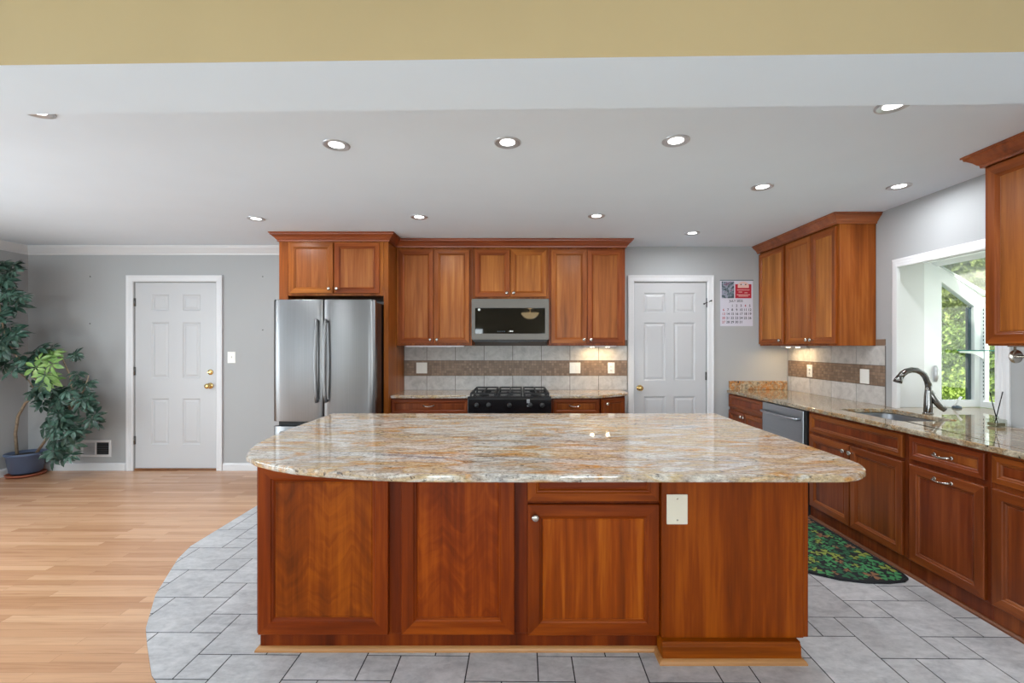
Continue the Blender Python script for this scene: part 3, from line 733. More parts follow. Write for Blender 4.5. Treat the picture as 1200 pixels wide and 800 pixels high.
# wall register
r = thing('wall_register', 'white wall vent register near the floor beside the plant', 'vent', (-4.605, YB-.001, .24))
b = MB(); b.rects(-.166, .166, -.091, .091, [(0, 0), (0, -.006), (.004, -.009), (.022, -.009), (.026, -.003)], 0, 0); b.box(-.008, .008, -.009, -.002, -.07, .07); b.build('frame', M['white'], r)
MB().box(-.145, .145, -.003, -.0005, -.068, .068).build('duct', M['darkgap'], r)
b = MB()
for i in range(11): z = -.060+i*.012; b.add([(-.142, -.007, z-.004), (-.008, -.007, z-.004), (-.008, -.003, z+.006), (-.142, -.003, z+.006)], [(0, 1, 2, 3)])
b.build('louvers', M['lamptrim'], r)
b = MB()
for i in range(5): z = -.050+i*.025; b.box(.010, .142, -.006, -.0035, z-.0015, z+.0015)
b.build('damper_bars', M['gasket'], r)

# ------------------------------------------------------------------ calendar
def text_into(b, s, x, z, size, y, mat=0):
    c = bpy.data.curves.new('t', 'FONT'); c.body = s; c.size = size; c.align_x = 'CENTER'; c.align_y = 'CENTER'; c.offset = size*.016
    o = bpy.data.objects.new('t', c); COL.objects.link(o); bpy.context.view_layer.update()
    me = o.to_mesh(); b.add([(x+v.co.x, y, z+v.co.y) for v in me.vertices], [tuple(p.vertices) for p in me.polygons], mat)
    o.to_mesh_clear(); bpy.data.objects.remove(o); bpy.data.curves.remove(c)
r = thing('wall_calendar', 'paper wall calendar with red header on grey wall by the door', 'calendar', (2.372, YB-.001, 1.823))
MB().box(-.177, .177, -.004, 0, -.251, .243).build('sheet', M['paper'], r)
MB().box(-.180, .180, -.007, 0, .243, .252).build('binding', M['teal'], r)
MB().box(-.163, -.028, -.005, -.004, .052, .235).build('picture', M['photo'], r)
b = MB(); b.box(-.016, .160, -.005, -.004, .052, .205)
b.build('red_panel', M['red'], r)
b = MB(); pts = [(.012, .165)]+[(.072+.06*math.cos(t), .190+.042*math.sin(t)) for t in [PI-PI*i/10 for i in range(11)]]+[(.132, .165)]
b.prism(pts[::-1], -.0058, -.005, XZ, 0); b.build('arch_emblem', M['pink'], r)
b = MB(); b.lathe([(0, 0), (.012, 0), (.012, .0004), (0, .0004)], (.072, -.0058, .203), (0, -1, 0), 14, 0); b.box(.040, .054, -.0062, -.0058, .196, .206, 1); b.box(.090, .104, -.0062, -.0058, .196, .206, 1)
b.build('emblem_mark', [M['paper'], M['ink']], r)
b = MB()
for z, x0, x1 in ((.142, .005, .14), (.120, .02, .06), (.112, .085, .118), (.09, .0, .145), (.075, .02, .125)): b.box(x0, x1, -.0054, -.005, z-.003, z+.003)
b.build('print_lines', M['pink'], r)
b = MB(); text_into(b, 'JULY 2025', -.006, .022, .034, -.0045)
cw = .285/6; x0 = -.1425
for d in range(1, 32):
    k = d+1; col, row = k % 7, k//7
    text_into(b, str(d), x0+col*cw, -.030-row*.0445, .037, -.0045, 1 if (col == 0 or d in (4,)) else 0)
b.build('date_lettering', [M['ink'], M['redink']], r)

# ------------------------------------------------------------------ refrigerator
r = thing('refrigerator', 'stainless steel french-door refrigerator in the cherry surround', 'refrigerator', (-1.74, 4.02, 0))
FXL, FXR = -.4545, .4545
MB().box(FXL+.02, FXR-.02, .075, .86, .012, 1.755).build('case', M['black'], r, bevel=.004)
def fdoor(x0, x1, z0, z1, name, bulge_c):
    b = MB(); n = 14; vs = []; 
    for i in range(n+1):
        t = i/n; x = x0+(x1-x0)*t; e = min(t, 1-t)*(x1-x0)
        u = (x-0)/(.4545); y = .022*u*u - .0 + (0.010*(1-min(1, e/.012))**2)
        vs.append((x, y))
    poly = vs+[(x1, .07), (x0, .07)]
    b.prism(poly, z0, z1, XYZ)
    o = b.build(name, M['steel'], r, bevel=.004)
    for p in o.data.polygons: p.use_smooth = abs(p.normal.z) < .5 and p.normal.y < -.5
    return o
d1 = fdoor(FXL, -.0035, .683, 1.77, 'door', 0); d2 = fdoor(.0035, FXR, .683, 1.77, 'door', 0); d3 = fdoor(FXL, FXR, .07, .640, 'freezer_drawer', 0)
for d, x in ((d1, -.045), (d2, .034)):
    b = MB(); pts = []
    for i in range(13):
        t = i/12; z = .862+.725*t; pts.append((x, -.030-.030*math.sin(PI*t)**.8, z))
    b.tube([(x, .004, .875)]+pts+[(x, .004, 1.572)], [.011]+[.013]*13+[.011], 12, flat=1.25, up=(0, 1, 0)); b.build('handle', M['steel'], d)
b = MB(); b.tube([(-.36, .004, .59), (-.36, -.045, .59), (.36, -.045, .59), (.36, .004, .59)], .012, 10); b.build('handle', M['steel'], d3)
b = MB(); b.box(FXL+.03, FXR-.03, .05, .3, .012, .065); b.build('base_grille', M['black'], r)
for sx in (FXL+.05, FXR-.05): MB().box(sx-.03, sx+.03, .02, .10, 1.756, 1.772).build('hinge_cover', M['black_m'], r)

# ------------------------------------------------------------------ microwave
r = thing('microwave', 'stainless over-the-range microwave with black glass door', 'microwave', (-.0855, 4.53, 1.418))
MB().box(-.379, .379, .03, YB-4.53-.012, .0, .408).build('case', M['black_m'], r)
b = MB(); outer = rrect(-.388, .388, .0, .410, .012, 3); hole = [(-.352, .062), (-.352, .318), (.349, .318), (.349, .062)]
b.prism(outer, 0, .03, lambda u, v, w: (u, w, v), 0, [hole]); b.build('door_frame', M['steel_h'], r, bevel=.003)
MB().box(-.352, .349, .004, .028, .062, .318).build('glass', M['blackglass'], r)
b = MB(); b.box(.0-.02, -.012, .003, .004, .083, .086)
for i, wv in enumerate((.010, .007, .010)): b.box(-.006+i*.012, -.006+i*.012+wv, .003, .004, .080, .092)
b.build('display_marks', M['sticker'], r)
b = MB()
for i in range(4): b.box(-.13+i*.022, -.12+i*.022, .003, .004, .080, .088)
b.build('touch_marks', M['gasket'], r)
b = MB(); b.lathe([(0, 0), (.013, 0), (.013, .001), (0, .001)], (-.312, .003, .302), (0, -1, 0), 18); lab(b.build('sticker', M['sticker'], r), 'small round white sticker')
b = MB(); b.box(-.37, .37, .012, .36, -.020, -.0005); b.box(-.12, .10, .004, .04, -.028, -.004); b.build('vent_base', M['black_m'], r)

# ------------------------------------------------------------------ range
r = thing('range', 'black gas range with cast iron grates below the microwave', 'stove', (-.086, 4.14, 0))
MB().box(-.380, .380, .04, YB-4.14-.014, .03, .872).build('body', M['black'], r, bevel=.003)
b = MB(); b.prism([(.0, .745), (.06, .745), (.06, .888), (.022, .892), (.004, .870)], -.384, .384, lambda u, v, w: (w, u, v)); cp = b.build('control_panel', M['black'], r, bevel=.004)
for x in (-.30, -.19, .0, .19, .30):
    b = MB(); b.lathe([(0, 0), (.022, 0), (.022, .010), (.017, .026), (0, .028)], (x, .003, .815), (0, -1, 0), 18); b.build('knob', M['black_m'], cp)
b = MB()
for i in range(6): b.box(.158, .186, .0012, .0026, .834+i*.006, .8375+i*.006)
b.box(.163, .178, .0012, .0026, .800, .812)
b.build('printed_sticker', M['lamptrim'], cp)
MB().box(-.384, .384, .035, YB-4.14-.014, .8725, .884).build('cooktop', M['black'], r, bevel=.003)
for cx_ in (-.25, 0, .25):
    b = MB(); y0_, y1_ = .075, .715; hw = .118
    for (a, c, e, f) in ((-hw, hw, y0_, y0_+.014), (-hw, hw, y1_-.014, y1_), (-hw, -hw+.014, y0_, y1_), (hw-.014, hw, y0_, y1_), (-hw, hw, (y0_+y1_)/2-.007, (y0_+y1_)/2+.007), (-.007, .007, y0_, y1_)):
        b.box(cx_+a, cx_+c, e, f, .906, .920)
    for sx in (-hw+.007, hw-.007):
        for sy in (y0_+.007, (y0_+y1_)/2, y1_-.007): b.box(cx_+sx-.008, cx_+sx+.008, sy-.008, sy+.008, .884, .907)
    b.build('grate', M['black_m'], r, bevel=.003)
for x, y in ((-.25, .23), (-.25, .56), (.25, .23), (.25, .56), (0, .4)):
    b = MB(); b.lathe([(0, .884), (.05, .884), (.05, .890), (.036, .892), (.036, .900), (.0, .902)], (x, y, 0), seg=20); b.build('burner', M['black_m'], r)
MB().box(-.376, .376, .004, .04, .21, .735).build('oven_door', M['blackglass'], r, bevel=.004)
b = MB(); b.tube([(-.33, .004, .69), (-.33, -.04, .69), (.33, -.04, .69), (.33, .004, .69)], .011, 10); b.build('oven_handle', M['black'], r)
MB().box(-.376, .376, .006, .04, .045, .20).build('bottom_drawer', M['black'], r, bevel=.004)
MB().box(-.36, .36, .05, .6, .004, .032).build('foot_rail', M['black_m'], r)

# ------------------------------------------------------------------ dishwasher
r = thing('dishwasher', 'stainless steel dishwasher under the right-hand countertop', 'dishwasher', (XB, 4.222, 0), RZ)
MB().box(.003, .612, .01, .60, .10, .842).build('tub', M['black'], r)
MB().box(.006, .608, -.028, .008, .115, .838).build('door', M['steel_dw'], r, bevel=.006)
b = MB(); b.tube([(.045, -.029, .762), (.05, -.060, .762), (.12, -.069, .760), (.30, -.073, .758), (.49, -.069, .760), (.565, -.060, .762), (.57, -.029, .762)], .011, 10, flat=1.2); b.build('handle', M['steel_dw'], r)
MB().box(.006, .608, .03, .05, .004, .099).build('toe_panel', M['black'], r)
tag(MB().box(XB-.018, XR-.016, 3.580, 3.606, .004, .846).build('filler_strip', M['darkgap']), 'dark filler strip right of the dishwasher', 'filler')

# ------------------------------------------------------------------ island
r = thing('kitchen_island', 'large cherry kitchen island with panelled front', 'island', (0, 2.0, 0))
IW = (M['is_v'], M['is_h'], M['is_p'])
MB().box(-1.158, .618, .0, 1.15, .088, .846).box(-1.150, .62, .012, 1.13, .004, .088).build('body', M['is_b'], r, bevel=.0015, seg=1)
MB().box(.619, 1.2345, -.040, 1.15, .092, .846).box(1.2365, 1.258, -.034, 1.15, .092, .846).build('end_cabinet', M['is_v'], r, bevel=.0015, seg=1)
front(r, 'panel_front', -1.144, -.572, .091, .832, M['is_v'], M['is_h'], M['is_p'], .072)
front(r, 'panel_front', -.516, -.019, .091, .832, M['is_v'], M['is_h'], M['is_p'], .070)
front(r, 'door', .039, .616, .088, .663, M['is_v'], M['is_h'], M['is_d'], .066, [('knob', .039+.033, .613)])
front(r, 'drawer', .039, .616, .676, .838, M['is_v'], M['is_h'], M['is_h'], .052)
b = MB(); b.prism([(-.070, .0045), (.5, .0045), (.5, .090), (-.062, .090), (-.062, .083), (-.070, .074)], .614, 1.206, lambda u, v, w: (w, u, v)); b.build('plinth', M['is_h'], r, bevel=.002)
b = MB(); b.sweep([(-1.150, 1.0), (-1.150, .012), (.613, .012), (.613, -.071), (1.207, -.071), (1.207, .5)], [(0, .0045), (.017, .0045), (.0165, .011), (.012, .019), (.005, .024), (0, .025)])
lab(b.build('shoe_molding', M['shoe'], r), 'pale unstained wood strip along the floor')
b = MB(); b.box(.639, .730, -.047, -.0405, .586, .716); o = b.build('cover_plate', M['almond'], r, bevel=.004, seg=3); lab(o, 'almond blank cover plate with two screws')
b = MB()
for z in (.605, .697): b.lathe([(0, 0), (.004, 0), (.003, .0015), (0, .0015)], (.6845, -.047, z), (0, -1, 0), 10)
b.build('screws', M['nickel'], o)
# island countertop
top = [(1.40, 3.22), (-1.33, 3.22), (-1.333, 2.85), (-1.333, 2.60), (-1.325, 2.42), (-1.29, 2.21), (-1.25, 2.09), (-1.20, 1.99), (-1.112, 1.906), (-1.0, 1.835), (-.891, 1.785), (-.78, 1.750), (-.657, 1.722), (-.53, 1.70), (-.405, 1.687), (-.25, 1.683), (1.19, 1.683)]
for i in range(1, 9):
    t = -PI/2+PI/2*i/8; top.append((1.19+.21*math.cos(t), 1.893+.21*math.sin(t)))
b = MB(); b.prism(top[::-1], CB, CT, XYZ)
tag(b.build('island_countertop', M['granite'], bevel=.010, seg=4), 'big polished granite slab on the island, rounded left end', 'countertop')

# ------------------------------------------------------------------ shamrock mat
out = [(2.27, 2.66), (2.255, 2.615), (2.21, 2.585), (2.10, 2.566), (1.974, 2.572), (1.85, 2.605), (1.735, 2.675), (1.64, 2.78), (1.58, 2.92), (1.56, 3.08), (1.58, 3.24), (1.64, 3.38), (1.74, 3.50), (1.87, 3.58), (2.02, 3.62), (2.14, 3.625), (2.22, 3.61), (2.26, 3.575), (2.27, 3.53)][::-1]
r = thing('kitchen_mat', 'half-round black mat with green shamrocks in front of the sink', 'mat', (1.95, 3.1, .0046))
loc = [(p[0]-1.95, p[1]-3.1) for p in out]
MB().prism(loc, 0, .008, XYZ).build('pad', M['mat_black'], r, bevel=.003)
b = MB(); n = len(loc); b.tube([(p[0]*.985, p[1]*.985, .007) for p in loc+[loc[0]]], .007, 8); b.build('border', M['mat_black'], r)
def inside(p, poly):
    c = False
    for i in range(len(poly)):
        a, q = poly[i], poly[i-1]
        if (a[1] > p[1]) != (q[1] > p[1]) and p[0] < (q[0]-a[0])*(p[1]-a[1])/(q[1]-a[1])+a[0]: c = not c
    return c
b = MB(); k = 0; placed = []
for _ in range(6000):
    x, y = random.uniform(-.4, .32), random.uniform(-.54, .54); s_ = random.choice((.026, .034, .042, .05))
    if not inside((x*1.09, y*1.07), loc): continue
    if any((x-p[0])**2+(y-p[1])**2 < ((s_+p[2])*.66)**2 for p in placed): continue
    placed.append((x, y, s_)); a0 = random.random()*6; mt = random.choices((0, 1, 2, 3), (5, 4, 1.6, 1.2))[0]; k += 1; zz = .0083+.00002*(k % 20)
    for q in range(3):
        a = a0+q*2*PI/3; pts = []
        for t, rr in ((-.62, .55), (-.55, .85), (-.3, 1.0), (0, .82), (.3, 1.0), (.55, .85), (.62, .55)): pts.append((x+s_*rr*math.cos(a+t), y+s_*rr*math.sin(a+t), zz))
        b.add([(x, y, zz)]+pts, [tuple(range(8))], mt)
    a = a0+PI/3; c_, q_ = math.cos(a), math.sin(a); b.add([(x-q_*.002, y+c_*.002, zz), (x+q_*.002, y-c_*.002, zz), (x+c_*s_*1.0+q_*.001, y+q_*s_*1.0-c_*.001, zz)], [(0, 1, 2)], mt)
b.build('shamrock_print', [M['clover1'], M['clover2'], M['clover3'], M['clover4']], r, weld=False)

# ------------------------------------------------------------------ garden window
r = thing('window_1', 'white garden window bay over the sink with glass shelf', 'window', (XO, (W0+W1)/2, 0), kind='structure')
ox_, oy_ = XO, (W0+W1)/2
P = lambda x, y, z: (x-ox_, y-oy_, z)
YZ = lambda xx: (lambda u, v, w: P(xx-w, u, v))
# inner casing round the opening (jamb faces are the wall's own thickness, lined white)
b = MB(); b.sweep([(W1, CT), (W1, WZ1), (W0, WZ1), (W0, CT)], [(0, 0), (0, .010), (.012, .016), (.03, .017), (.034, .022), (.05, .023), (.054, .028), (.066, .028), (.066, 0)][::-1] if False else [(-o, d) for o, d in [(0, 0), (0, .010), (.012, .016), (.03, .017), (.034, .022), (.05, .023), (.054, .028), (.066, .028), (.066, 0)]], YZ(XR))
b.build('casing', M['white'], r)
b = MB()
for y0_, y1_ in ((W1-.012, W1-.0005), (W0+.0005, W0+.012)): b.add(*(lambda m: (m.v, m.f))(MB().box(XR-.001-ox_, XO+.01-ox_, y0_-oy_, y1_-oy_, CT+.001, WZ1)))
b.add(*(lambda m: (m.v, m.f))(MB().box(XR-.001-ox_, XO+.01-ox_, W0+.0005-oy_, W1-.0005-oy_, WZ1-.012, WZ1-.0005)))
b.build('jamb', M['white'], r, weld=False)
XF = 3.62; ZF = 1.735; ZR = 2.02       # outer face, its top, and the top of the sloped roof at the wall
def side(yc, nm, latch):
    s = MB(); y0_, y1_ = yc-.022-oy_, yc+.022-oy_
    prof = [(XO, CT+.001), (XF, CT+.001), (XF, ZF), (XO+.06, ZR), (XO, ZR)]
    hole = [(3.30, .935), (3.30, 1.855), (3.555, 1.665), (3.555, .935)]
    s.prism([(p[0]-ox_, p[1]) for p in prof], y0_, y1_, lambda u, v, w_: (u, w_, v), 0, [[(p[0]-ox_, p[1]) for p in hole]])
    f = s.build(nm, M['vinyl'], r, bevel=.003)
    g = MB(); g.prism([(p[0]-ox_, p[1]) for p in hole], yc-.004-oy_, yc+.004-oy_, lambda u, v, w_: (u, w_, v)); g.build('pane', M['glass'], f)
    g = MB(); g.box(3.535-ox_, 3.555-ox_, yc+.006-oy_, yc+.03-oy_, .936, 1.66); g.build('sash_edge', M['gasket'], f)
    if latch:
        g = MB(); g.tube([P(3.245, yc-.024, 1.08), P(3.245, yc-.034, 1.12), P(3.245, yc-.036, 1.17), P(3.245, yc-.024, 1.20)], [.012, .016, .016, .010], 10); lab(g.build('latch', M['lamptrim'], f), 'grey oval sash latch')
        g = MB(); g.lathe([(0, 0), (.03, 0), (.028, .012), (.012, .02), (0, .02)], P(3.37, yc-.07, CT+.001), seg=18)
        b2 = g.build('crank_base', M['gasket'], f)
        g = MB(); g.tube([P(3.35, yc-.07, CT+.018), P(3.37, yc-.08, CT+.06), P(3.39, yc-.085, CT+.09)], [.008, .007, .009], 8); lab(g.build('crank', M['vinyl'], f), 'white window crank')
    return f
side(W1+.012, 'side_sash', True); side(W0+.020, 'side_sash', False)
b = MB(); y0_, y1_ = W0+.04, W1-.04
b.prism([(y0_-.04, CT+.001), (y1_+.07, CT+.001), (y1_+.07, ZF), (y0_-.04, ZF)], XF-ox_-.02, XF-ox_+.03, lambda u, v, w_: (w_, u-oy_, v), 0, [[(y0_+.02, .925), (y0_+.02, ZF-.05), (y1_+.01, ZF-.05), (y1_+.01, .925)]])
f = b.build('front_frame', M['vinyl'], r, bevel=.003)
b = MB(); b.box(XF-ox_, XF-ox_+.006, y0_+.02-oy_, y1_+.01-oy_, .925, ZF-.05); b.build('pane', M['glass'], f)
# sloped roof sash
dx, dz = XF+.03-(XO+.02), ZF-ZR; ln = math.hypot(dx, dz); ex, ez = dx/ln, dz/ln
RF = lambda u, v, w_: P(XO+.02+ex*u-ez*w_, v, ZR+.01+ez*u+ex*w_)
b = MB(); b.prism([(0, W0), (ln, W0), (ln, W1+.034), (0, W1+.034)], 0, .03, RF, 0, [[(.11, W0+.045), (.11, W1-.006), (ln-.035, W1-.006), (ln-.035, W0+.045)]])
f = b.build('roof_sash', M['vinyl'], r, bevel=.003)
b = MB(); b.prism([(.11, W0+.045), (ln-.035, W0+.045), (ln-.035, W1-.006), (.11, W1-.006)], .012, .018, RF); b.build('pane', M['roofglass'], f)
b = MB(); b.add(*(lambda m: (m.v, m.f))(MB().box(XO-ox_, XO+.05-ox_, W0-oy_, W1+.034-oy_, ZR-.02, ZR+.012))); b.build('head', M['vinyl'], r)
b = MB(); b.box(XO-ox_, XF+.03-ox_, W0-oy_, W1+.034-oy_, .80, .845); b.build('seat_board', M['vinyl'], r)
# shelf standard with brackets, and the glass shelf
for yy, sg in ((W1-.048, -1), (W0+.05, 1)):
    b = MB(); b.box(XF-.034-ox_, XF-.021-ox_, yy-.010-oy_, yy+.010-oy_, .94, 1.66)
    st_ = b.build('shelf_standard', M['vinyl'], r)
    b = MB()
    for i in range(24): b.box(XF-.0355-ox_, XF-.0338-ox_, yy-.003-oy_, yy+.003-oy_, .96+i*.029, .974+i*.029)
    b.build('slots', M['gasket'], st_)
    b = MB(); b.prism([(XF-.034, 1.25), (XF-.034, 1.318), (3.40, 1.318), (3.40, 1.305), (3.50, 1.298), (3.56, 1.27)], yy-.005-oy_, yy+.005-oy_, lambda u, v, w_: (u-ox_, w_, v)); b.build('bracket', M['vinyl'], st_)
tag(MB().box(3.385, 3.585, W0+.046, W1-.044, 1.319, 1.3255).build('glass_shelf', M['shelfglass'], bevel=.001), 'green-edged glass shelf across the garden window', 'shelf')
# towel rod end under the near cabinet
r = thing('paper_towel_holder', 'round steel holder hanging under the near right wall cabinet', 'holder', (2.725, 2.484, 1.3575))
b = MB(); b.box(-.02, .02, -.32, .02, -.006, 0); b.tube([(0, .0, -.004), (0, 0, -.058)], .006, 8); b.tube([(0, -.30, -.004), (0, -.30, -.058)], .006, 8); b.build('bracket', M['nickel'], r)
b = MB(); b.lathe([(0, 0), (.036, 0), (.038, .004), (.036, .009), (.014, .013), (0, .013)], (0, .0, -.058), (0, -1, 0), 24); b.build('end_disc', M['nickel'], r)
MB().tube([(0, -.31, -.058), (0, .01, -.058)], .008, 10).build('rod', M['nickel'], r)

# ------------------------------------------------------------------ recessed lights
r0 = thing('recessed_light', 'x', 'recessed light', (0, 0, ZC))
b = MB(); b.lathe([(.071, -.0005), (.070, -.005), (.063, -.008), (.056, -.006), (.040, -.0015)], (0, 0, 0), seg=32, cap=False); b.build('trim_ring', M['lamptrim'], r0)
b = MB(); b.lathe([(0, -.003), (.030, -.003), (.0405, -.0015)], (0, 0, 0), seg=32, cap=False); b.build('lens', M['lens'], r0)
LIGHTS = [(-2.22, 2.075, 'recessed ceiling light half hidden by the header, far left'), (1.68, 2.03, 'recessed ceiling light half hidden by the header, right'),
    (-.98, 2.43, 'left recessed light of the front row of three above the island'), (-.06, 2.40, 'middle recessed light of the front row of three above the island'), (.827, 2.38, 'right recessed light of the front row of three above the island'),
    (1.653, 3.07, 'recessed light in front of the wall cabinets beside the calendar'), (2.573, 3.06, 'recessed light above the garden window'),
    (-2.23, 3.84, 'recessed light left of the refrigerator cabinet'), (-.836, 3.79, 'recessed light in front of wall cabinet between refrigerator and microwave'), (.646, 3.76, 'recessed light in front of the wall cabinet right of the microwave'),
    (1.66, 4.33, 'recessed light in front of the door with brass knob')]
for i, (x, y, l) in enumerate(LIGHTS):
    o = r0 if i == 0 else copy_tree(r0)
    o.location = (x, y, ZC); tag(o, l, 'recessed light', 'recessed ceiling lights')
    lamp('downlight', 'AREA', (x, y, ZC-.012), (0, 0, 0), DOWNLIGHT_W, (.93, .97, 1), .09, spot=math.radians(178))
o = copy_tree(r0); o.location = (-4.3, 2.6, ZC); tag(o, 'unseen recessed light added at the left to brighten the wall, above the oak floor', 'recessed light', 'recessed ceiling lights')
lamp('downlight', 'AREA', (-4.3, 2.6, ZC-.012), (0, 0, 0), 16, (.93, .97, 1), .09, spot=math.radians(178))  # extra fixture out of view, stronger, added to brighten the left wall
# bowl lamp of the sitting room behind the camera (mirrored in the microwave)
r = thing('ceiling_lamp', 'warm glass bowl ceiling lamp of the sitting room', 'lamp', (.25, -1.0, ZC-.12))
b = MB(); b.lathe([(.0, -.36), (.06, -.355), (.12, -.33), (.17, -.285), (.195, -.235), (.19, -.23)], (0, 0, 0), seg=28, cap=False); b.build('bowl', M['bowl'], r)
b = MB(); b.lathe([(0, .119), (.06, .119), (.055, .09), (.01, .08), (.01, -.36), (0, -.37)], (0, 0, 0), seg=16); b.build('stem', M['nickel'], r)
lamp('bowl_lamp', 'POINT', (.25, -1.0, ZC-.16), (0, 0, 0), 5, (1, .74, .42), .1)
# under-cabinet lights
def ucl(label, loc, rz, ln, on):
    r = thing('under_cabinet_light', label, 'light', loc, rz)
    MB().box(-ln/2, ln/2, -.03, .03, -.014, 0).build('housing', M['white'], r, bevel=.003)
    for sx in (-ln*.24, ln*.24): MB().lathe([(0, -.0168), (.018, -.0168), (.021, -.0142)], (sx, 0, 0), seg=18).build('lens', M['warmlens'] if on else M['plastic'], r)
ucl('white under-cabinet light, off, left of the microwave', (-.86, 4.66, 1.3595), 0, .60, False)
ucl('lit warm under-cabinet light right of the microwave', (.86, 4.80, 1.3595), 0, .34, True)
ucl('lit warm under-cabinet light beside the calendar wall', (2.80, 4.62, 1.3575), RZ, .34, True)
for d_ in (-.34*.24, .34*.24):
    lamp('under_cabinet_lamp', 'AREA', (.86+d_, 4.80, 1.340), (0, 0, 0), .9, (1, .72, .38), .03)
    lamp('under_cabinet_lamp', 'AREA', (2.80, 4.62+d_, 1.338), (0, 0, 0), .9, (1, .72, .38), .03)

# ------------------------------------------------------------------ potted schefflera
r = thing('potted_plant', 'tall schefflera in a blue-grey pot in the left corner', 'plant', (-5.165, 4.74, 0))
rx, ry = -5.165, 4.74
b = MB(); b.lathe([(0, .032), (.105, .032), (.125, .05), (.150, .215), (.160, .222), (.160, .245), (.146, .245), (.140, .20), (0, .20)], (0, 0, 0), seg=32); b.build('pot', M['pot'], r)
b = MB(); b.lathe([(0, .003), (.125, .003), (.150, .012), (.155, .030), (.146, .031), (.135, .018), (0, .018)], (0, 0, 0), seg=32); lab(b.build('saucer', M['terra'], r), 'terracotta saucer')
b = MB(); b.lathe([(0, .222), (.08, .226), (.141, .215)], (0, 0, 0), seg=24, cap=False); b.build('soil', M['soil'], r)
def rel(p): return (p[0]-rx, p[1]-ry, p[2])
def path(pts): return [rel(at(*p)) for p in pts]
stem1 = path([(20, 532, 4.74), (18, 508, 4.73), (21, 488, 4.70), (30, 472, 4.66), (42, 462, 4.62), (44, 446, 4.56), (32, 428, 4.50), (16, 414, 4.44), (4, 385, 4.40), (-2, 350, 4.38), (0, 318, 4.36)])
stem2 = path([(43, 530, 4.72), (56, 512, 4.68), (70, 498, 4.66), (80, 482, 4.66), (86, 462, 4.66), (82, 440, 4.66), (74, 422, 4.64), (64, 410, 4.62)])
stem3 = path([(44, 462, 4.62), (34, 446, 4.60), (22, 436, 4.56), (12, 428, 4.54)])
stem4 = path([(80, 482, 4.66), (92, 470, 4.62), (100, 452, 4.6), (104, 440, 4.58)])
b = MB(); b.tube(stem1, [.014, .013, .013, .012, .011, .010, .009, .008, .007, .006, .004], 8); b.tube(stem2, [.013, .012, .011, .010, .009, .008, .006, .004], 8); b.tube(stem3, [.007, .006, .005, .004], 8); b.tube(stem4, [.007, .006, .005, .004], 8)
b.build('stems', M['bark'], r)
def cluster(b, c, size, nrm, mat=0, n=7):
    c = Vector(c); c.x = max(c.x, XL+.09-rx); c.y = min(c.y, YB-.05-ry); nrm = Vector(nrm).normalized(); a = Vector((1, .3, .2)); u = (a-nrm*a.dot(nrm)).normalized(); v = nrm.cross(u); ph = random.random()*6
    for i in range(n):
        an = ph+2*PI*i/n+random.uniform(-.15, .15); d = u*math.cos(an)+v*math.sin(an); L_ = size*random.uniform(.75, 1.1); wd = L_*.19
        sd = nrm.cross(d).normalized(); dr = random.uniform(.25, .55)
        prof = [(.12, .0), (.30, .55), (.55, 1.0), (.78, .75), (1.0, .0)]
        mids = [c+d*(L_*t)-nrm*(L_*dr*t*t) for t, _ in prof]
        vs = [mids[0]]
        for k in (1, 2, 3): vs += [mids[k]+sd*(wd*prof[k][1])+nrm*.005, mids[k], mids[k]-sd*(wd*prof[k][1])+nrm*.005]
        vs.append(mids[4])
        vs = [Vector((max(p.x, XL+.04-rx), min(p.y, YB-.01-ry), max(p.z, .006))) for p in vs]
        b.add(vs, [(0, 2, 1), (0, 3, 2), (1, 2, 5, 4), (2, 3, 6, 5), (4, 5, 8, 7), (5, 6, 9, 8), (7, 8, 10), (8, 9, 10)], mat, True)
        b.add([c, c+d*(L_*.15)+sd*.0015, c+d*(L_*.15)-sd*.0015], [(0, 1, 2)], mat)
def blob(b, x, y, Y, rx_, ry_, n, size, mat=0):
    for _ in range(n):
        a = random.random()*2*PI; q = math.sqrt(random.random())
        p = at(x+rx_*q*math.cos(a), y+ry_*q*math.sin(a), Y+random.uniform(-.14, .10))
        cluster(b, rel(p), size*random.uniform(.8, 1.15), (random.uniform(-.5, .6), random.uniform(-1.2, -.3), random.uniform(.1, 1.0)), mat, random.choice((6, 7, 8)))
b = MB()
blob(b, 0, 316, 4.40, 16, 16, 11, .115); blob(b, 0, 350, 4.40, 20, 24, 20, .125); blob(b, 0, 388, 4.42, 24, 22, 20, .125); blob(b, 6, 424, 4.46, 26, 16, 16, .115)
blob(b, 14, 316, 4.36, 6, 6, 3, .09); blob(b, 20, 352, 4.36, 6, 10, 4, .09)
blob(b, 40, 430, 4.58, 16, 12, 7, .10); blob(b, 50, 452, 4.62, 16, 16, 12, .105); blob(b, 56, 412, 4.62, 16, 8, 8, .10); blob(b, 62, 486, 4.60, 18, 20, 18, .105)
blob(b, 76, 506, 4.58, 18, 18, 20, .105); blob(b, 70, 532, 4.58, 12, 10, 9, .10); blob(b, 98, 470, 4.60, 10, 14, 10, .10); blob(b, 96, 444, 4.60, 10, 9, 6, .09); blob(b, 90, 418, 4.62, 5, 5, 3, .08); blob(b, 110, 492, 4.60, 6, 10, 5, .09); blob(b, 76, 466, 4.62, 14, 12, 8, .095)
b.build('foliage', M['leaf'], r, weld=False)
b = MB(); blob(b, 50, 432, 4.50, 13, 18, 7, .12); blob(b, 60, 420, 4.50, 10, 9, 3, .11); lab(b.build('young_leaves', M['leaf_y'], r, weld=False), 'bright young drooping leaves')

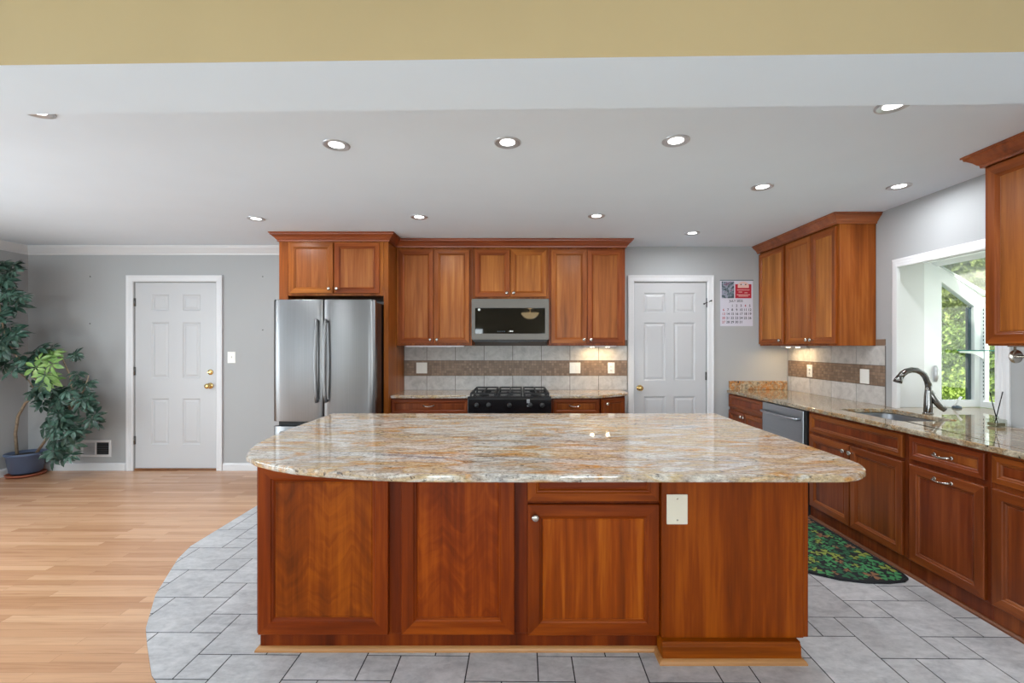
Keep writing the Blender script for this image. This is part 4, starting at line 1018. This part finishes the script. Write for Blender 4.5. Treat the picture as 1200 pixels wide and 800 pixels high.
# nails left in the walls
for x, y, l in ((106, 324, 'upper of two small nails in the wall left of the door'), (105.6, 379, 'lower of two small nails in the wall left of the door'), (308, 324, 'upper of two small nails in the wall left of the refrigerator'), (308, 386.5, 'lower of two small nails in the wall left of the refrigerator')):
    b = MB(); b.lathe([(0, 0), (.006, 0), (.006, .004), (0, .005)], (0, 0, 0), (0, -1, 0), 10); o = b.build('nail', M['faucet']); o.location = (px(x), YB-.0005, pz(y)); tag(o, l, 'nail', 'nails left in the wall')

# ------------------------------------------------------------------ outdoors
struct(MB().box(XO+.3, 30, -12, 30, -.5, -.4).build('ground', M['lawn']), 'lawn outside the garden window')
def bush(label, c, rad, n, leaf, mat, name='shrub', seed=0, trunk=False):
    rn = random.Random(seed); r = thing(name, label, 'shrub' if name == 'shrub' else 'tree', (c[0], c[1], -.4))
    b = MB()
    for _ in range(n):
        d = Vector((rn.gauss(0, 1), rn.gauss(0, 1), rn.gauss(0, 1))).normalized(); q = rn.uniform(.55, 1.05)*(1+.18*math.sin(d.x*5+d.z*4)+.12*math.sin(d.y*9))
        p = Vector((d.x*rad[0]*q, d.y*rad[1]*q, c[2]+.4+d.z*rad[2]*q)); 
        if p.z < .02: continue
        nr = (d+Vector((rn.gauss(0, .6), rn.gauss(0, .6), rn.gauss(0, .6)))).normalized(); a = nr.orthogonal().normalized(); e = nr.cross(a); s_ = leaf*rn.uniform(.6, 1.3)
        b.add([p-a*s_, p+e*s_*.5+nr*s_*.15, p+a*s_, p-e*s_*.5+nr*s_*.15], [(0, 1, 2, 3)])
    b.build('foliage', mat, r, weld=False)
    b = MB(); b.tube([(0, 0, 0), (.02, .03, (c[2]+.4)*.5), (0, 0, c[2]+.4)], [.08*rad[0]+.02, .06*rad[0]+.02, .02], 8); b.build('trunk', M['bark'], r)
    return r
bush('low yellow-green shrub outside the window side pane', (4.95, 5.25, .35), (.62, .5, .72), 5200, .035, M['bush2'], seed=1)
bush('dense green shrub outside the front window pane', (6.55, 6.2, .6), (.8, .65, 1.0), 6500, .045, M['bush1'], seed=2)
bush('taller leafy shrub behind the low yellow-green shrub', (7.2, 7.55, .6), (.7, .65, 1.2), 6500, .05, M['bush1'], seed=3)
bush('leafy tree rising above the fence outside', (9.7, 10.5, 3.0), (1.6, 1.2, 2.1), 8000, .08, M['bush3'], 'tree', 4)
bush('pale leafy tree seen through the front pane', (8.95, 8.4, 3.0), (.9, .8, 1.7), 7000, .085, M['bush3'], 'tree', 5)
bush('yellow-green shrub nearest the front window pane', (5.2, 3.9, .2), (.7, .7, .75), 4200, .045, M['bush2'], seed=6)
r = thing('fence', 'weathered wooden board fence beyond the shrubs', 'fence', (12.4, 8.5, -.4))
for i in range(60):
    MB().box(0, .02, -7+i*.25, -7+i*.25+.235, 0, 1.9).build('board', M['fence'], r)
for z in (.4, 1.5): MB().box(.021, .06, -7, 8, z, z+.09).build('rail', M['fence'], r)
